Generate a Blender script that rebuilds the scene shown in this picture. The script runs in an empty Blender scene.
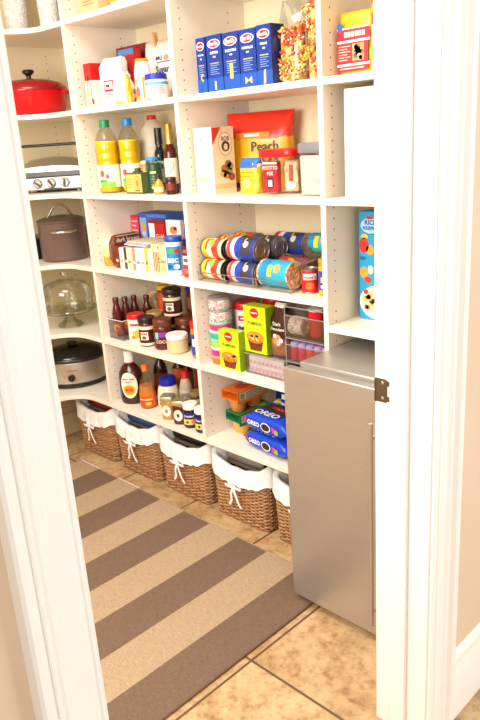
import bpy, math, random
from mathutils import Matrix, Vector
random.seed(7)
C = bpy.context.scene.collection
SC = bpy.context.scene
PI = math.pi

# ---------------------------------------------------------------- camera
cam_data = bpy.data.cameras.new('camera'); cam = bpy.data.objects.new('camera', cam_data); C.objects.link(cam)
rt = (0.70960447, 0.70173489, -0.06347952); dn = (0.17324161, -0.2610898, -0.94964176); fw = (-0.6829706, 0.66287274, -0.30684017)
m = Matrix(((rt[0], -dn[0], -fw[0], 0), (rt[1], -dn[1], -fw[1], 0), (rt[2], -dn[2], -fw[2], 1.49), (0, 0, 0, 1)))
cam.matrix_world = m
cam_data.sensor_fit = 'AUTO'; cam_data.sensor_width = 36; cam_data.lens = 695.478 / 720 * 36
cam_data.clip_start = 0.02
SC.camera = cam

# ---------------------------------------------------------------- world, lights, exposure
w = bpy.data.worlds.new('world'); SC.world = w; w.use_nodes = True
bg = w.node_tree.nodes['Background']; bg.inputs[0].default_value = (1.0, 0.97, 0.93, 1); bg.inputs[1].default_value = 0.42

def area(name, loc, target, size, sizey, power, col):
    l = bpy.data.lights.new(name, 'AREA'); l.shape = 'RECTANGLE'; l.size = size; l.size_y = sizey; l.energy = power; l.color = col
    o = bpy.data.objects.new(name, l); C.objects.link(o); o.location = loc
    o.rotation_euler = (Vector(target) - Vector(loc)).to_track_quat('-Z', 'Y').to_euler()
    return o
area('outer_room_light', (1.9, -1.35, 1.9), (-1.9, 1.7, 1.0), 1.8, 1.6, 21, (1.0, 0.98, 0.96))  # unseen area light behind the camera, shining in through the doorway
area('kitchen_fill_light', (1.3, 2.3, 1.5), (-0.7, 1.5, 0.7), 1.2, 1.4, 21, (1.0, 0.98, 0.96))  # added fill that brightens the outer wall beside the doorway
area('pantry_ceiling_light', (-1.75, 0.75, 2.55), (-1.75, 0.85, 0), 0.9, 0.6, 16, (1.0, 0.97, 0.92))
area('pantry_fill_light', (-1.55, -0.25, 1.55), (-1.75, 1.7, 0.9), 1.1, 1.3, 40, (1.0, 0.98, 0.95))  # added fill for the shelf fronts; the front wall has no window
SC.view_settings.view_transform = 'Standard'; SC.view_settings.look = 'None'; SC.view_settings.gamma = 1
SC.view_settings.use_curve_mapping = False
SC.view_settings.exposure = 0.66
SC.cycles.transparent_max_bounces = 32

# ---------------------------------------------------------------- materials
def lin(h):
    h = h.lstrip('#'); o = []
    for i in (0, 2, 4):
        c = int(h[i:i+2], 16) / 255
        o.append(c / 12.92 if c <= 0.04045 else ((c + 0.055) / 1.055) ** 2.4)
    return (*o, 1)
_M = {}
def mat(h, rough=0.45, metal=0.0, spec=0.5, name=None):
    k = (h, rough, metal, spec)
    if k in _M: return _M[k]
    x = bpy.data.materials.new(name or 'paint_' + h.strip('#')); x.use_nodes = True
    b = x.node_tree.nodes['Principled BSDF']
    b.inputs['Base Color'].default_value = lin(h); b.inputs['Roughness'].default_value = rough
    b.inputs['Metallic'].default_value = metal; b.inputs['Specular IOR Level'].default_value = spec
    _M[k] = x
    return x
def nodes(name):
    x = bpy.data.materials.new(name); x.use_nodes = True
    t = x.node_tree; return x, t, t.nodes['Principled BSDF']
def clear(name, tint='#ffffff', gloss=1.0):
    k = ('clear', name)
    if k in _M: return _M[k]
    x = bpy.data.materials.new(name); x.use_nodes = True; t = x.node_tree; t.nodes.clear()
    out = t.nodes.new('ShaderNodeOutputMaterial'); mx = t.nodes.new('ShaderNodeMixShader')
    tr = t.nodes.new('ShaderNodeBsdfTransparent'); tr.inputs[0].default_value = lin(tint)
    gl = t.nodes.new('ShaderNodeBsdfGlossy'); gl.inputs['Roughness'].default_value = 0.04
    lw = t.nodes.new('ShaderNodeLayerWeight'); lw.inputs[0].default_value = 0.35
    mp = t.nodes.new('ShaderNodeMapRange'); mp.inputs['To Min'].default_value = 0.03 * gloss; mp.inputs['To Max'].default_value = 0.42 * gloss
    t.links.new(lw.outputs['Fresnel'], mp.inputs[0]); t.links.new(mp.outputs[0], mx.inputs[0])
    t.links.new(tr.outputs[0], mx.inputs[1]); t.links.new(gl.outputs[0], mx.inputs[2]); t.links.new(mx.outputs[0], out.inputs[0])
    _M[k] = x
    return x
def frosted(name, col, trans=0.6, rough=0.3):
    x, t, b = nodes(name); b.inputs['Base Color'].default_value = lin(col); b.inputs['Roughness'].default_value = rough
    mx = t.nodes.new('ShaderNodeMixShader'); tr = t.nodes.new('ShaderNodeBsdfTransparent'); tr.inputs[0].default_value = lin(col)
    mx.inputs[0].default_value = trans
    t.links.new(b.outputs[0], mx.inputs[1]); t.links.new(tr.outputs[0], mx.inputs[2]); t.links.new(mx.outputs[0], t.nodes['Material Output'].inputs[0])
    return x
def ramp(t, src, stops):
    r = t.nodes.new('ShaderNodeValToRGB'); e = r.color_ramp.elements
    while len(e) < len(stops): e.new(0.5)
    for i, (p, c) in enumerate(stops): e[i].position = p; e[i].color = lin(c)
    t.links.new(src, r.inputs[0]); return r.outputs[0]
def bump(t, b, src, strength, dist):
    n = t.nodes.new('ShaderNodeBump'); n.inputs['Strength'].default_value = strength; n.inputs['Distance'].default_value = dist
    t.links.new(src, n.inputs['Height']); t.links.new(n.outputs[0], b.inputs['Normal'])
def coords(t, kind='Object', scale=(1, 1, 1), loc=(0, 0, 0)):
    tc = t.nodes.new('ShaderNodeTexCoord'); mp = t.nodes.new('ShaderNodeMapping')
    mp.inputs['Scale'].default_value = scale; mp.inputs['Location'].default_value = loc
    t.links.new(tc.outputs[kind], mp.inputs[0]); return mp.outputs[0]
def noise(t, vec, scale, detail=4, rough=0.6):
    n = t.nodes.new('ShaderNodeTexNoise'); n.inputs['Scale'].default_value = scale; n.inputs['Detail'].default_value = detail
    n.inputs['Roughness'].default_value = rough; t.links.new(vec, n.inputs['Vector']); return n.outputs[0]
def math_node(t, op, a, b):
    n = t.nodes.new('ShaderNodeMath'); n.operation = op
    for i, v in enumerate((a, b)):
        if isinstance(v, (int, float)): n.inputs[i].default_value = v
        else: t.links.new(v, n.inputs[i])
    return n.outputs[0]
def mixc(t, fac, a, b, mode='MIX'):
    n = t.nodes.new('ShaderNodeMix'); n.data_type = 'RGBA'; n.blend_type = mode
    for s, v in ((n.inputs[0], fac), (n.inputs[6], a), (n.inputs[7], b)):
        if isinstance(v, str): s.default_value = lin(v)
        elif isinstance(v, (int, float)): s.default_value = v
        else: t.links.new(v, s)
    return n.outputs[2]

def tile_mat():
    x, t, b = nodes('travertine_tile')
    v = coords(t, 'Object', (1, 1, 1), (1.237, -1.165, 0))
    br = t.nodes.new('ShaderNodeTexBrick'); br.offset = 0; br.squash = 1
    br.inputs['Scale'].default_value = 1; br.inputs['Brick Width'].default_value = 0.425; br.inputs['Row Height'].default_value = 0.425
    br.inputs['Mortar Size'].default_value = 0.0045; br.inputs['Mortar Smooth'].default_value = 0.2
    br.inputs['Color1'].default_value = (1, 1, 1, 1); br.inputs['Color2'].default_value = (0.9, 0.9, 0.9, 1)
    t.links.new(v, br.inputs['Vector'])
    n1 = noise(t, v, 7, 9, 0.72); n2 = noise(t, v, 34, 6, 0.65)
    c1 = ramp(t, n1, [(0.32, '#7d5832'), (0.44, '#ab8152'), (0.54, '#cba878'), (0.70, '#dcc093')])
    c2 = ramp(t, n2, [(0.35, '#7f5a36'), (0.5, '#d2b488'), (0.8, '#e4cba2')])
    c = mixc(t, 0.38, c1, c2); c = mixc(t, 1.0, c, br.outputs['Color'], 'MULTIPLY')
    c = mixc(t, br.outputs['Fac'], c, '#6b4d34')
    t.links.new(c, b.inputs['Base Color']); b.inputs['Roughness'].default_value = 0.42
    bump(t, b, math_node(t, 'SUBTRACT', math_node(t, 'MULTIPLY', n2, 0.15), br.outputs['Fac']), 0.5, 0.003)
    return x
def rug_mat():
    x, t, b = nodes('striped_wool')
    v = coords(t); s = t.nodes.new('ShaderNodeSeparateXYZ'); t.links.new(v, s.inputs[0])
    k = math_node(t, 'MODULO', math_node(t, 'FLOOR', math_node(t, 'DIVIDE', math_node(t, 'ADD', s.outputs[0], 2.836), 0.1572), 0), 2)
    n = noise(t, v, 260, 3, 0.7); n2 = noise(t, coords(t, 'Object', (40, 400, 1)), 1, 2)
    c = mixc(t, k, '#d4b795', '#917764')
    sh = ramp(t, math_node(t, 'ADD', math_node(t, 'MULTIPLY', n, 0.6), math_node(t, 'MULTIPLY', n2, 0.4)), [(0.3, '#a8a8a8'), (0.7, '#ffffff')])
    c = mixc(t, 1.0, c, sh, 'MULTIPLY')
    t.links.new(c, b.inputs['Base Color']); b.inputs['Roughness'].default_value = 0.95; b.inputs['Specular IOR Level'].default_value = 0.1
    bump(t, b, n, 0.6, 0.003)
    return x
def steel_mat():
    x, t, b = nodes('brushed_steel')
    n = noise(t, coords(t, 'Object', (5, 5, 420)), 1, 3, 0.6)
    t.links.new(ramp(t, n, [(0.2, '#b9b3ad'), (0.8, '#c4beb8')]), b.inputs['Base Color'])
    b.inputs['Metallic'].default_value = 0.74
    r = t.nodes.new('ShaderNodeMapRange'); r.inputs['To Min'].default_value = 0.3; r.inputs['To Max'].default_value = 0.44
    t.links.new(n, r.inputs[0]); t.links.new(r.outputs[0], b.inputs['Roughness'])
    return x
def speck_mat(name, stops, scale, rough=0.4, detail=2):
    x, t, b = nodes(name); v = coords(t)
    vo = t.nodes.new('ShaderNodeTexVoronoi'); vo.inputs['Scale'].default_value = scale; t.links.new(v, vo.inputs['Vector'])
    sp = t.nodes.new('ShaderNodeSeparateColor'); t.links.new(vo.outputs['Color'], sp.inputs[0])
    r = ramp(t, sp.outputs[0], stops); 
    t.links.new(r, b.inputs['Base Color']); b.inputs['Roughness'].default_value = rough
    bump(t, b, vo.outputs['Distance'], 0.6, 0.004)
    return x
def cloth_mat(name, col):
    x, t, b = nodes(name); n = noise(t, coords(t), 30, 4)
    t.links.new(ramp(t, n, [(0.3, col), (0.7, '#ffffff')]), b.inputs['Base Color']); b.inputs['Roughness'].default_value = 0.9
    bump(t, b, n, 0.3, 0.006); return x
def plaster_mat(name, a, bcol):
    x, t, b = nodes(name); n = noise(t, coords(t), 3, 3)
    t.links.new(ramp(t, n, [(0.3, a), (0.7, bcol)]), b.inputs['Base Color']); b.inputs['Roughness'].default_value = 0.7
    bump(t, b, noise(t, coords(t), 220, 2), 0.08, 0.001); return x

WHITE = mat('#f7f4ee', 0.35, name='white_trim_paint')
MEL = mat('#f0e6d6', 0.38, name='cream_melamine')
BACK = mat('#efe0bd', 0.6, name='cream_back_panel')
WALLP = plaster_mat('beige_wall_paint', '#dbc3a6', '#e0c9ad')
PANTRYP = plaster_mat('pantry_wall_paint', '#d9c296', '#dfc99f')
CEIL = mat('#f6f1e6', 0.8)
STEEL = steel_mat()
CHROME = mat('#d8d4cc', 0.16, 1.0); DARKM = mat('#4a4440', 0.35, 0.6); WIRE = mat('#b9b2a6', 0.25, 0.9)
BLACK = mat('#17130f', 0.35); GLASS = clear('clear_glass'); PLASTIC = clear('clear_plastic', '#f4f4f6', 0.8); FILM = clear('clear_film', '#fbfbfb', 1.0)
CLOTH = cloth_mat('white_cotton', '#f1eee9')
W = mat('#f6f3ee', 0.5); RED = mat('#c8141c', 0.35); DRED = mat('#8a1418', 0.4); GOLD = mat('#d9b45a', 0.28, 0.8); TINM = mat('#a9a39a', 0.3, 0.9)

# ---------------------------------------------------------------- geometry helpers
def front(yf, cx=0, cz=0): return lambda x, y: (cx + x, yf - 0.0007, cz + y)
def rightf(xf, cy=0, cz=0): return lambda x, y: (xf + 0.0007, cy + x, cz + y)
def topf(z, cx=0, cy=0): return lambda x, y: (cx + x, cy + y, z + 0.0007)
def cylf(r, a=-0.9, cz=0, cx=0, cy=0): return lambda x, y: (cx + (r + 0.0007) * math.cos(a + x / r), cy + (r + 0.0007) * math.sin(a + x / r), cz + y)
_TC = {}
def text_mesh(s, size, bold):
    k = (s, size, bold)
    if k in _TC: return _TC[k]
    cu = bpy.data.curves.new('lettering', 'FONT'); cu.body = s; cu.size = size; cu.align_x = 'CENTER'; cu.align_y = 'CENTER'; cu.offset = bold * size; cu.resolution_u = 2
    o = bpy.data.objects.new('lettering', cu); C.objects.link(o)
    dg = bpy.context.evaluated_depsgraph_get(); me = bpy.data.meshes.new_from_object(o.evaluated_get(dg))
    r = ([tuple(v.co) for v in me.vertices], [tuple(p.vertices) for p in me.polygons])
    bpy.data.objects.remove(o); bpy.data.curves.remove(cu); bpy.data.meshes.remove(me)
    _TC[k] = r
    return r
class G:
    def __init__(s): s.v = []; s.f = []; s.m = []; s.mats = []
    def mi(s, m):
        if m not in s.mats: s.mats.append(m)
        return s.mats.index(m)
    def face(s, idx, m): s.f.append(tuple(idx)); s.m.append(s.mi(m))
    def add(s, vs, fs, m):
        b = len(s.v); s.v += [tuple(p) for p in vs]; k = s.mi(m)
        for f in fs: s.f.append(tuple(b + i for i in f)); s.m.append(k)
        return s
    def box(s, a, b, m):
        (x0, y0, z0), (x1, y1, z1) = a, b
        return s.add([(x0,y0,z0),(x1,y0,z0),(x1,y1,z0),(x0,y1,z0),(x0,y0,z1),(x1,y0,z1),(x1,y1,z1),(x0,y1,z1)],
              [(0,3,2,1),(4,5,6,7),(0,1,5,4),(1,2,6,5),(2,3,7,6),(3,0,4,7)], m)
    def loft(s, rings, m, cap=True, closed=True, mf=None):
        n = len(rings[0]); b = len(s.v)
        for r in rings: s.v += [tuple(p) for p in r]
        for i in range(len(rings) - 1):
            for j in range(n if closed else n - 1):
                k = (j + 1) % n
                s.face((b + i*n + j, b + i*n + k, b + (i+1)*n + k, b + (i+1)*n + j), mf(i, j) if mf else m)
        if cap:
            s.face([b + j for j in reversed(range(n))], m); s.face([b + (len(rings)-1)*n + j for j in range(n)], m)
        return s
    def lathe(s, prof, m, seg=24, c=(0, 0, 0), a0=0, a1=2*PI, sx=1, sy=1, mf=None):
        full = abs(a1 - a0 - 2*PI) < 1e-6; n = seg if full else seg + 1; rings = []
        for r, z in prof:
            r = max(r, 1e-5)
            rings.append([(c[0] + sx*r*math.cos(a0 + (a1-a0)*j/seg), c[1] + sy*r*math.sin(a0 + (a1-a0)*j/seg), c[2] + z) for j in range(n)])
        return s.loft(rings, m, cap=False, closed=full, mf=mf)
    def tube(s, pts, r, m, seg=6, closed=False):
        pts = [Vector(p) for p in pts]; n = len(pts); rings = []; up = Vector((0, 0, 1)); prev = None
        for i, p in enumerate(pts):
            if closed: d = pts[(i+1) % n] - pts[i-1]
            else: d = pts[min(i+1, n-1)] - pts[max(i-1, 0)]
            d.normalize()
            ref = prev if prev is not None else (up if abs(d.z) < 0.9 else Vector((1, 0, 0)))
            a = ref - d * ref.dot(d)
            if a.length < 1e-4: a = Vector((1, 0.3, 0)) - d * Vector((1, 0.3, 0)).dot(d)
            a.normalize(); prev = a; bb = d.cross(a)
            rr = r[i] if isinstance(r, (list, tuple)) else r
            rings.append([p + (a*math.cos(2*PI*j/seg) + bb*math.sin(2*PI*j/seg))*rr for j in range(seg)])
        if closed: rings.append(rings[0])
        return s.loft(rings, m, cap=not closed)
    def prism(s, poly, z0, z1, m, f=lambda x, y, z: (x, y, z)):
        n = len(poly)
        return s.add([f(x, y, z0) for x, y in poly] + [f(x, y, z1) for x, y in poly],
              [tuple(reversed(range(n))), tuple(range(n, 2*n))] + [(i, (i+1) % n, n + (i+1) % n, n + i) for i in range(n)], m)
    def rect(s, x0, x1, y0, y1, m, mp, n=6, lift=0):
        vs = []
        for i in range(n + 1):
            x = x0 + (x1-x0)*i/n; vs += [mp(x, y0), mp(x, y1)]
        return s.add(vs, [(2*i, 2*i+2, 2*i+3, 2*i+1) for i in range(n)], m)
    def ell(s, cx, cy, rx, ry, m, mp, n=20):
        return s.add([mp(cx, cy)] + [mp(cx + rx*math.cos(2*PI*i/n), cy + ry*math.sin(2*PI*i/n)) for i in range(n)], [(0, 1+i, 1+(i+1) % n) for i in range(n)], m)
    def pol(s, pts, m, mp): return s.add([mp(*p) for p in pts], [tuple(range(len(pts)))], m)
    def text(s, txt, size, m, mp, cx=0, cy=0, bold=0.012, rot=0, sx=1):
        vs, fs = text_mesh(txt, size, bold); c, q = math.cos(rot), math.sin(rot)
        return s.add([mp(cx + sx*x*c - y*q, cy + sx*x*q + y*c) for x, y, _ in vs], fs, m)
    def build(s, name, parent=None, loc=(0, 0, 0), rz=0, bevel=0, sharp=40, bseg=2):
        me = bpy.data.meshes.new(name); me.from_pydata(s.v, [], s.f)
        for k in s.mats: me.materials.append(k)
        me.polygons.foreach_set('material_index', s.m); me.update()
        me.polygons.foreach_set('use_smooth', [True]*len(s.f)); me.set_sharp_from_angle(angle=math.radians(sharp))
        o = bpy.data.objects.new(name, me); C.objects.link(o); o.location = loc; o.rotation_euler = (0, 0, rz)
        if parent: o.parent = parent
        if bevel:
            b = o.modifiers.new('edge', 'BEVEL'); b.width = bevel; b.segments = bseg; b.limit_method = 'ANGLE'; b.angle_limit = math.radians(50)
        return o
def up(fn, d=0.0006):
    """the same surface map lifted by a hair, for print over print"""
    def g(x, y):
        p = Vector(fn(x, y)); e = 1e-4
        a = Vector(fn(x + e, y)) - p; b = Vector(fn(x, y + e)) - p; n = a.cross(b); n.normalize(); return tuple(p + n*d)
    return g
def tag(o, label, cat, group=None):
    o['label'] = label; o['category'] = cat
    if group: o['group'] = group
    return o
def thing(name, label, cat, loc, rz=0, group=None):
    o = bpy.data.objects.new(name, None); C.objects.link(o); o.location = loc; o.rotation_euler = (0, 0, rz); o.empty_display_size = 0.05
    return tag(o, label, cat, group)
def struct(o): o['kind'] = 'structure'; return o
def copy_thing(root, loc, rz, label=None):
    r = root.copy(); C.objects.link(r); r.location = loc; r.rotation_euler = (0, 0, rz)
    if label: r['label'] = label
    for ch in list(root.children):
        c = ch.copy(); C.objects.link(c); c.parent = r
        for g in ch.children:
            d = g.copy(); C.objects.link(d); d.parent = c
    return r
def SE(a, b, z, n=24, e=0.5, cx=0, cy=0):
    o = []
    for j in range(n):
        t = 2*PI*j/n; c, q = math.cos(t), math.sin(t)
        o.append((cx + a*math.copysign(abs(c)**e, c), cy + b*math.copysign(abs(q)**e, q), z))
    return o

# ================================================================ THE ROOM
XL, YB, XD = -3.19, 2.022, -0.842     # left wall face, back wall face, pantry face of the doorway wall
XO = -0.70                            # kitchen face of the doorway wall
JL, JR = 0.381, 1.233                 # door opening
HD = 2.06
struct(G().box((-3.4, -2.6, -0.05), (3.0, 3.2, 0), tile_mat()).build('floor'))
struct(G().box((-3.4, -0.45, 2.6), (XO, 2.2, 2.66), CEIL).build('ceiling'))
struct(G().box((XL-0.12, -0.45, 0), (XL, 2.15, 2.6), PANTRYP).build('wall_left'))
struct(G().box((XL, YB, 0), (XD, YB+0.12, 2.6), PANTRYP).build('wall_back'))
struct(G().box((XL, -0.45, 0), (XD, -0.33, 2.6), PANTRYP).build('wall_front'))
g = G(); g.box((XD, JR+0.02, 0), (XO, 3.2, 2.6), WALLP); struct(g.build('wall_right'))
g = G(); g.box((XD, -2.6, 0), (XO, JL-0.02, 2.6), WALLP); struct(g.build('wall_entry'))
g = G(); g.box((XD, JL-0.02, HD+0.02), (XO, JR+0.02, 2.6), WALLP); struct(g.build('wall_header'))
# jambs with door stop, and the casing profile on the kitchen side
g = G(); g.box((XD, JR, 0), (XO+0.002, JR+0.02, HD+0.02), WHITE); g.box((-0.797, JR-0.011, 0), (-0.752, JR, HD), WHITE)
struct(g.build('trim_1', bevel=0.002))
g = G(); g.box((XD, JL-0.02, 0), (XO+0.002, JL, HD+0.02), WHITE); g.box((-0.797, JL, 0), (-0.752, JL+0.011, HD), WHITE)
struct(g.build('trim_2', bevel=0.002))
g = G(); g.box((XD, JL, HD), (XO+0.002, JR, HD+0.02), WHITE); g.box((-0.797, JL, HD-0.011), (-0.752, JR, HD), WHITE)
struct(g.build('trim_3', bevel=0.002))
PROF = [(0.0, 0.0), (0.0, 0.009), (0.004, 0.012), (0.008, 0.012), (0.010, 0.0095), (0.016, 0.0095), (0.018, 0.012), (0.046, 0.013), (0.050, 0.016), (0.054, 0.019), (0.060, 0.019),
        (0.063, 0.0155), (0.067, 0.0155), (0.071, 0.022), (0.073, 0.017), (0.078, 0.024), (0.084, 0.027), (0.091, 0.027), (0.095, 0.023), (0.095, 0.0)]
def casing(name, s, y0):
    g = G(); g.prism([(XO + t, y0 + s*u) for u, t in PROF], 0, HD + 0.10, WHITE); return struct(g.build(name, sharp=25))
casing('trim_4', 1, JR + 0.005); casing('trim_5', -1, JL - 0.005)
g = G(); g.prism([(XO + t, HD + 0.005 + u) for u, t in PROF], JL - 0.1, JR + 0.1, WHITE, lambda x, y, z: (x, z, y)); struct(g.build('trim_6', sharp=25))
BB = [(0, 0), (0.016, 0), (0.016, 0.13), (0.012, 0.15), (0.009, 0.165), (0.011, 0.178), (0.006, 0.195), (0, 0.2)]
g = G(); g.prism([(XO + x, z) for x, z in BB], JR + 0.1, 3.2, WHITE, lambda x, y, z: (x, z, y)); struct(g.build('baseboard_right', sharp=25))
g = G(); g.prism([(XO + x, z) for x, z in BB], -2.6, JL - 0.1, WHITE, lambda x, y, z: (x, z, y)); struct(g.build('baseboard_entry', sharp=25))
g = G(); g.box((XL, 0.0, 0), (XL+0.014, 2.02, 0.12), PANTRYP); struct(g.build('baseboard_left', bevel=0.003))

# strike plate
sp = thing('strike_plate', 'brushed nickel door strike plate on white jamb beside the fridge', 'strike plate', (-0.817, JR, 0.93))
BR = mat('#7a6a58', 0.35, 0.9)
g = G(); P = [(-0.022, -0.028), (0.004, -0.028), (0.010, -0.024), (0.020, -0.024), (0.020, -0.012), (0.008, -0.012), (0.008, 0.012), (0.020, 0.012), (0.020, 0.024), (0.010, 0.024), (0.004, 0.028), (-0.022, 0.028)]
g.prism(P, 0.0002, 0.0022, BR, lambda x, y, z: (x, -z, y)); g.build('plate', sp, bevel=0.0004)
g = G(); g.tube([(-0.022, -0.002, -0.028), (-0.024, 0.003, -0.028), (-0.0245, 0.010, -0.027)], 0.002, BR); g.prism([(-0.0245, -0.026), (-0.0215, -0.026), (-0.0215, 0.026), (-0.0245, 0.026)], -0.006, 0.003, BR, lambda x, y, z: (x, -z, y)); g.build('lip', sp)
for zz in (-0.018, 0.018):
    g = G(); g.lathe([(0.0, 0.0036), (0.003, 0.0034), (0.0042, 0.0022)], CHROME, 12); o = g.build('screw', sp); o.rotation_euler = (PI/2, 0, 0); o.location = (-0.004, 0.0003, zz)

# ---------------------------------------------------------------- rug
rg = thing('striped_rug', 'flatwoven rug with wide tan and brown stripes on the tile floor', 'rug', (0, 0, 0))
g = G(); g.box((-2.836, 0.70, 0.0005), (-1.264, 1.607, 0.008), rug_mat()); g.build('pile', rg, bevel=0.003)
g = G(); BIND = mat('#cdb8a0', 0.9)
g.tube([(-2.834, 1.607, 0.005), (-1.266, 1.607, 0.005)], 0.0042, mat('#a98c70', 0.9)); g.tube([(-2.836, 0.70, 0.005), (-2.836, 1.607, 0.005)], 0.004, mat('#a98c70', 0.9)); g.tube([(-1.264, 0.70, 0.005), (-1.264, 1.607, 0.005)], 0.004, mat('#6d523f', 0.9))
for i in (0, 2): g.tube([(-2.832 + 0.1572*i, 1.6095, 0.0065), (-2.836 + 0.1572*(i+1), 1.6095, 0.0065)], 0.0035, mat('#f0e6d8', 0.9))
g.build('binding', rg)

# ================================================================ SHELVING
ZS = {'top': 2.286, 'A': 1.953, 'B': 1.620, 'C': 1.287, 'D': 0.975, 'E': 0.651, 'F': 0.341}
YF = 1.66
U1, U2, U3, U4 = -2.586, -1.943, -1.314, -0.853
def holes(parent, x, zlo, zhi, sgn=1):
    g = G()
    for yy in (1.70, 1.93):
        z = zlo
        while z < zhi:
            if all(abs(z - q) > 0.02 for q in ZS.values()): g.lathe([(0.0026, 0), (0.0026, 0.0006), (0, 0.0006)], mat('#5a4632', 0.7), 8)
            n = 24
            if len(g.v) >= n and all(abs(z - q) > 0.02 for q in ZS.values()):
                g.v[-n:] = [(x + sgn*p[2], yy + p[0], z + p[1]) for p in g.v[-n:]]
            z += 0.032
    if g.f: g.build('pin_hole_row', parent)
main = thing('shelving_unit', 'cream built-in pantry shelving with three straight bays along the wall', 'shelves', (0, 0, 0))
for x in (U1, U2, U3, U4):
    g = G(); g.box((x - 0.009, YF, 0.331), (x + 0.009, YB - 0.008, 2.4), MEL); o = g.build('upright_panel', main, bevel=0.0012)
    if x != U4: holes(o, x + 0.009, 0.37, 2.2)
g = G(); g.box((U1, YB - 0.008, 0.331), (U4, YB - 0.001, 2.4), BACK); g.build('back_panel', main)
for n, z in ZS.items():
    for a, b in ((U1, U2), (U2, U3), (U3, U4)):
        if a == U3 and n in 'DEF':
            if n != 'D': continue
            zz = 0.897
        else: zz = z
        g = G(); g.box((a + 0.009, YF - 0.001, zz - 0.010), (b - 0.009, YB - 0.008, zz + 0.010), MEL); g.build('shelf_board', main, bevel=0.0015)
corner = thing('corner_shelving_unit', 'cream corner shelving with curved front edges beside the doorway', 'shelves', (0, 0, 0))
arc = [(-2.72 + 0.14*math.cos(t), 1.52 + 0.14*math.sin(t)) for t in [PI/2 + PI/2*i/10 for i in range(11)]]
poly = [(XL + 0.008, YB - 0.008), (XL + 0.008, 0.62), (-2.86, 0.62)] + list(reversed(arc)) + [(U1 - 0.009, YF), (U1 - 0.009, YB - 0.008)]
for n, z in ZS.items():
    g = G(); g.prism(poly, z - 0.010, z + 0.010, MEL); g.build('curved_shelf', corner, bevel=0.0015)
g = G(); g.box((XL + 0.001, 0.6, 0.331), (XL + 0.008, YB - 0.001, 2.4), BACK); bp = g.build('wall_panel', corner)
g = G(); g.box((XL + 0.008, YB - 0.008, 0.331), (U1 - 0.009, YB - 0.001, 2.4), BACK); g.build('back_panel', corner)
g = G(); g.box((XL + 0.008, 0.602, 0.331), (-2.86, 0.62, 2.4), MEL); g.build('end_panel', corner)
holes(bp, XL + 0.008, 0.37, 2.2)
holes_z = None

# ================================================================ FRIDGE
fr = thing('compact_fridge', 'brushed stainless steel under-shelf compact fridge standing on the tile', 'fridge', (0, 0, 0))
g = G(); g.box((-1.296, 1.506, 0.02), (-0.872, 1.99, 0.835), STEEL); g.build('body', fr, bevel=0.003)
g = G(); g.box((-1.288, 1.494, 0.05), (-0.88, 1.507, 0.815), mat('#d9d4cc', 0.6)); g.build('gasket', fr)
g = G(); g.box((-1.327, 1.464, 0.027), (-0.872, 1.494, 0.824), STEEL); d = g.build('door', fr, bevel=0.004)
g = G(); g.tube([(-0.981, 1.415, 0.105), (-0.981, 1.415, 0.745)], 0.0065, STEEL, 12)
for z in (0.15, 0.70): g.tube([(-0.981, 1.415, z), (-0.981, 1.465, z)], 0.005, STEEL, 10)
g.build('handle', d, sharp=50)
for x in (-1.235, -0.9):
    for y in (1.53, 1.96):
        g = G(); g.lathe([(0, 0.0005), (0.016, 0.0005), (0.016, 0.008), (0.008, 0.012), (0.008, 0.022)], BLACK, 12, (x, y, 0)); g.build('foot', fr)

# ================================================================ BASKETS
WK = [mat('#b08054', 0.55), mat('#9a6a44', 0.6), mat('#c09264', 0.5), mat('#88603e', 0.6)]
def rrect(hx, hy, r, n):
    """points evenly spaced on a rounded rectangle, with normals"""
    L = [2*(hx-r), PI/2*r, 2*(hy-r), PI/2*r]; per = 2*(L[0]+L[1]) + 2*(L[2]+L[3]) - 0*r; per = 2*L[0] + 2*L[2] + 4*L[1]; o = []
    for i in range(n):
        s = per*i/n
        for k in range(4):
            st = L[0] if k % 2 == 0 else L[2]
            ang = -PI/2 + k*PI/2; nx, ny = math.cos(ang), math.sin(ang); tx, ty = -ny, nx
            hn = hy if k % 2 == 0 else hx
            if s < st:
                u = s - st/2; o.append((nx*hn + tx*u, ny*hn + ty*u, nx, ny)); break
            s -= st
            if s < L[1]:
                a = ang + s/r; ccx = nx*(hn - r) + tx*st/2; ccy = ny*(hn - r) + ty*st/2
                o.append((ccx + r*math.cos(a), ccy + r*math.sin(a), math.cos(a), math.sin(a))); break
            s -= L[1]
    return o
BH, BD = 0.262, 0.135
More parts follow.
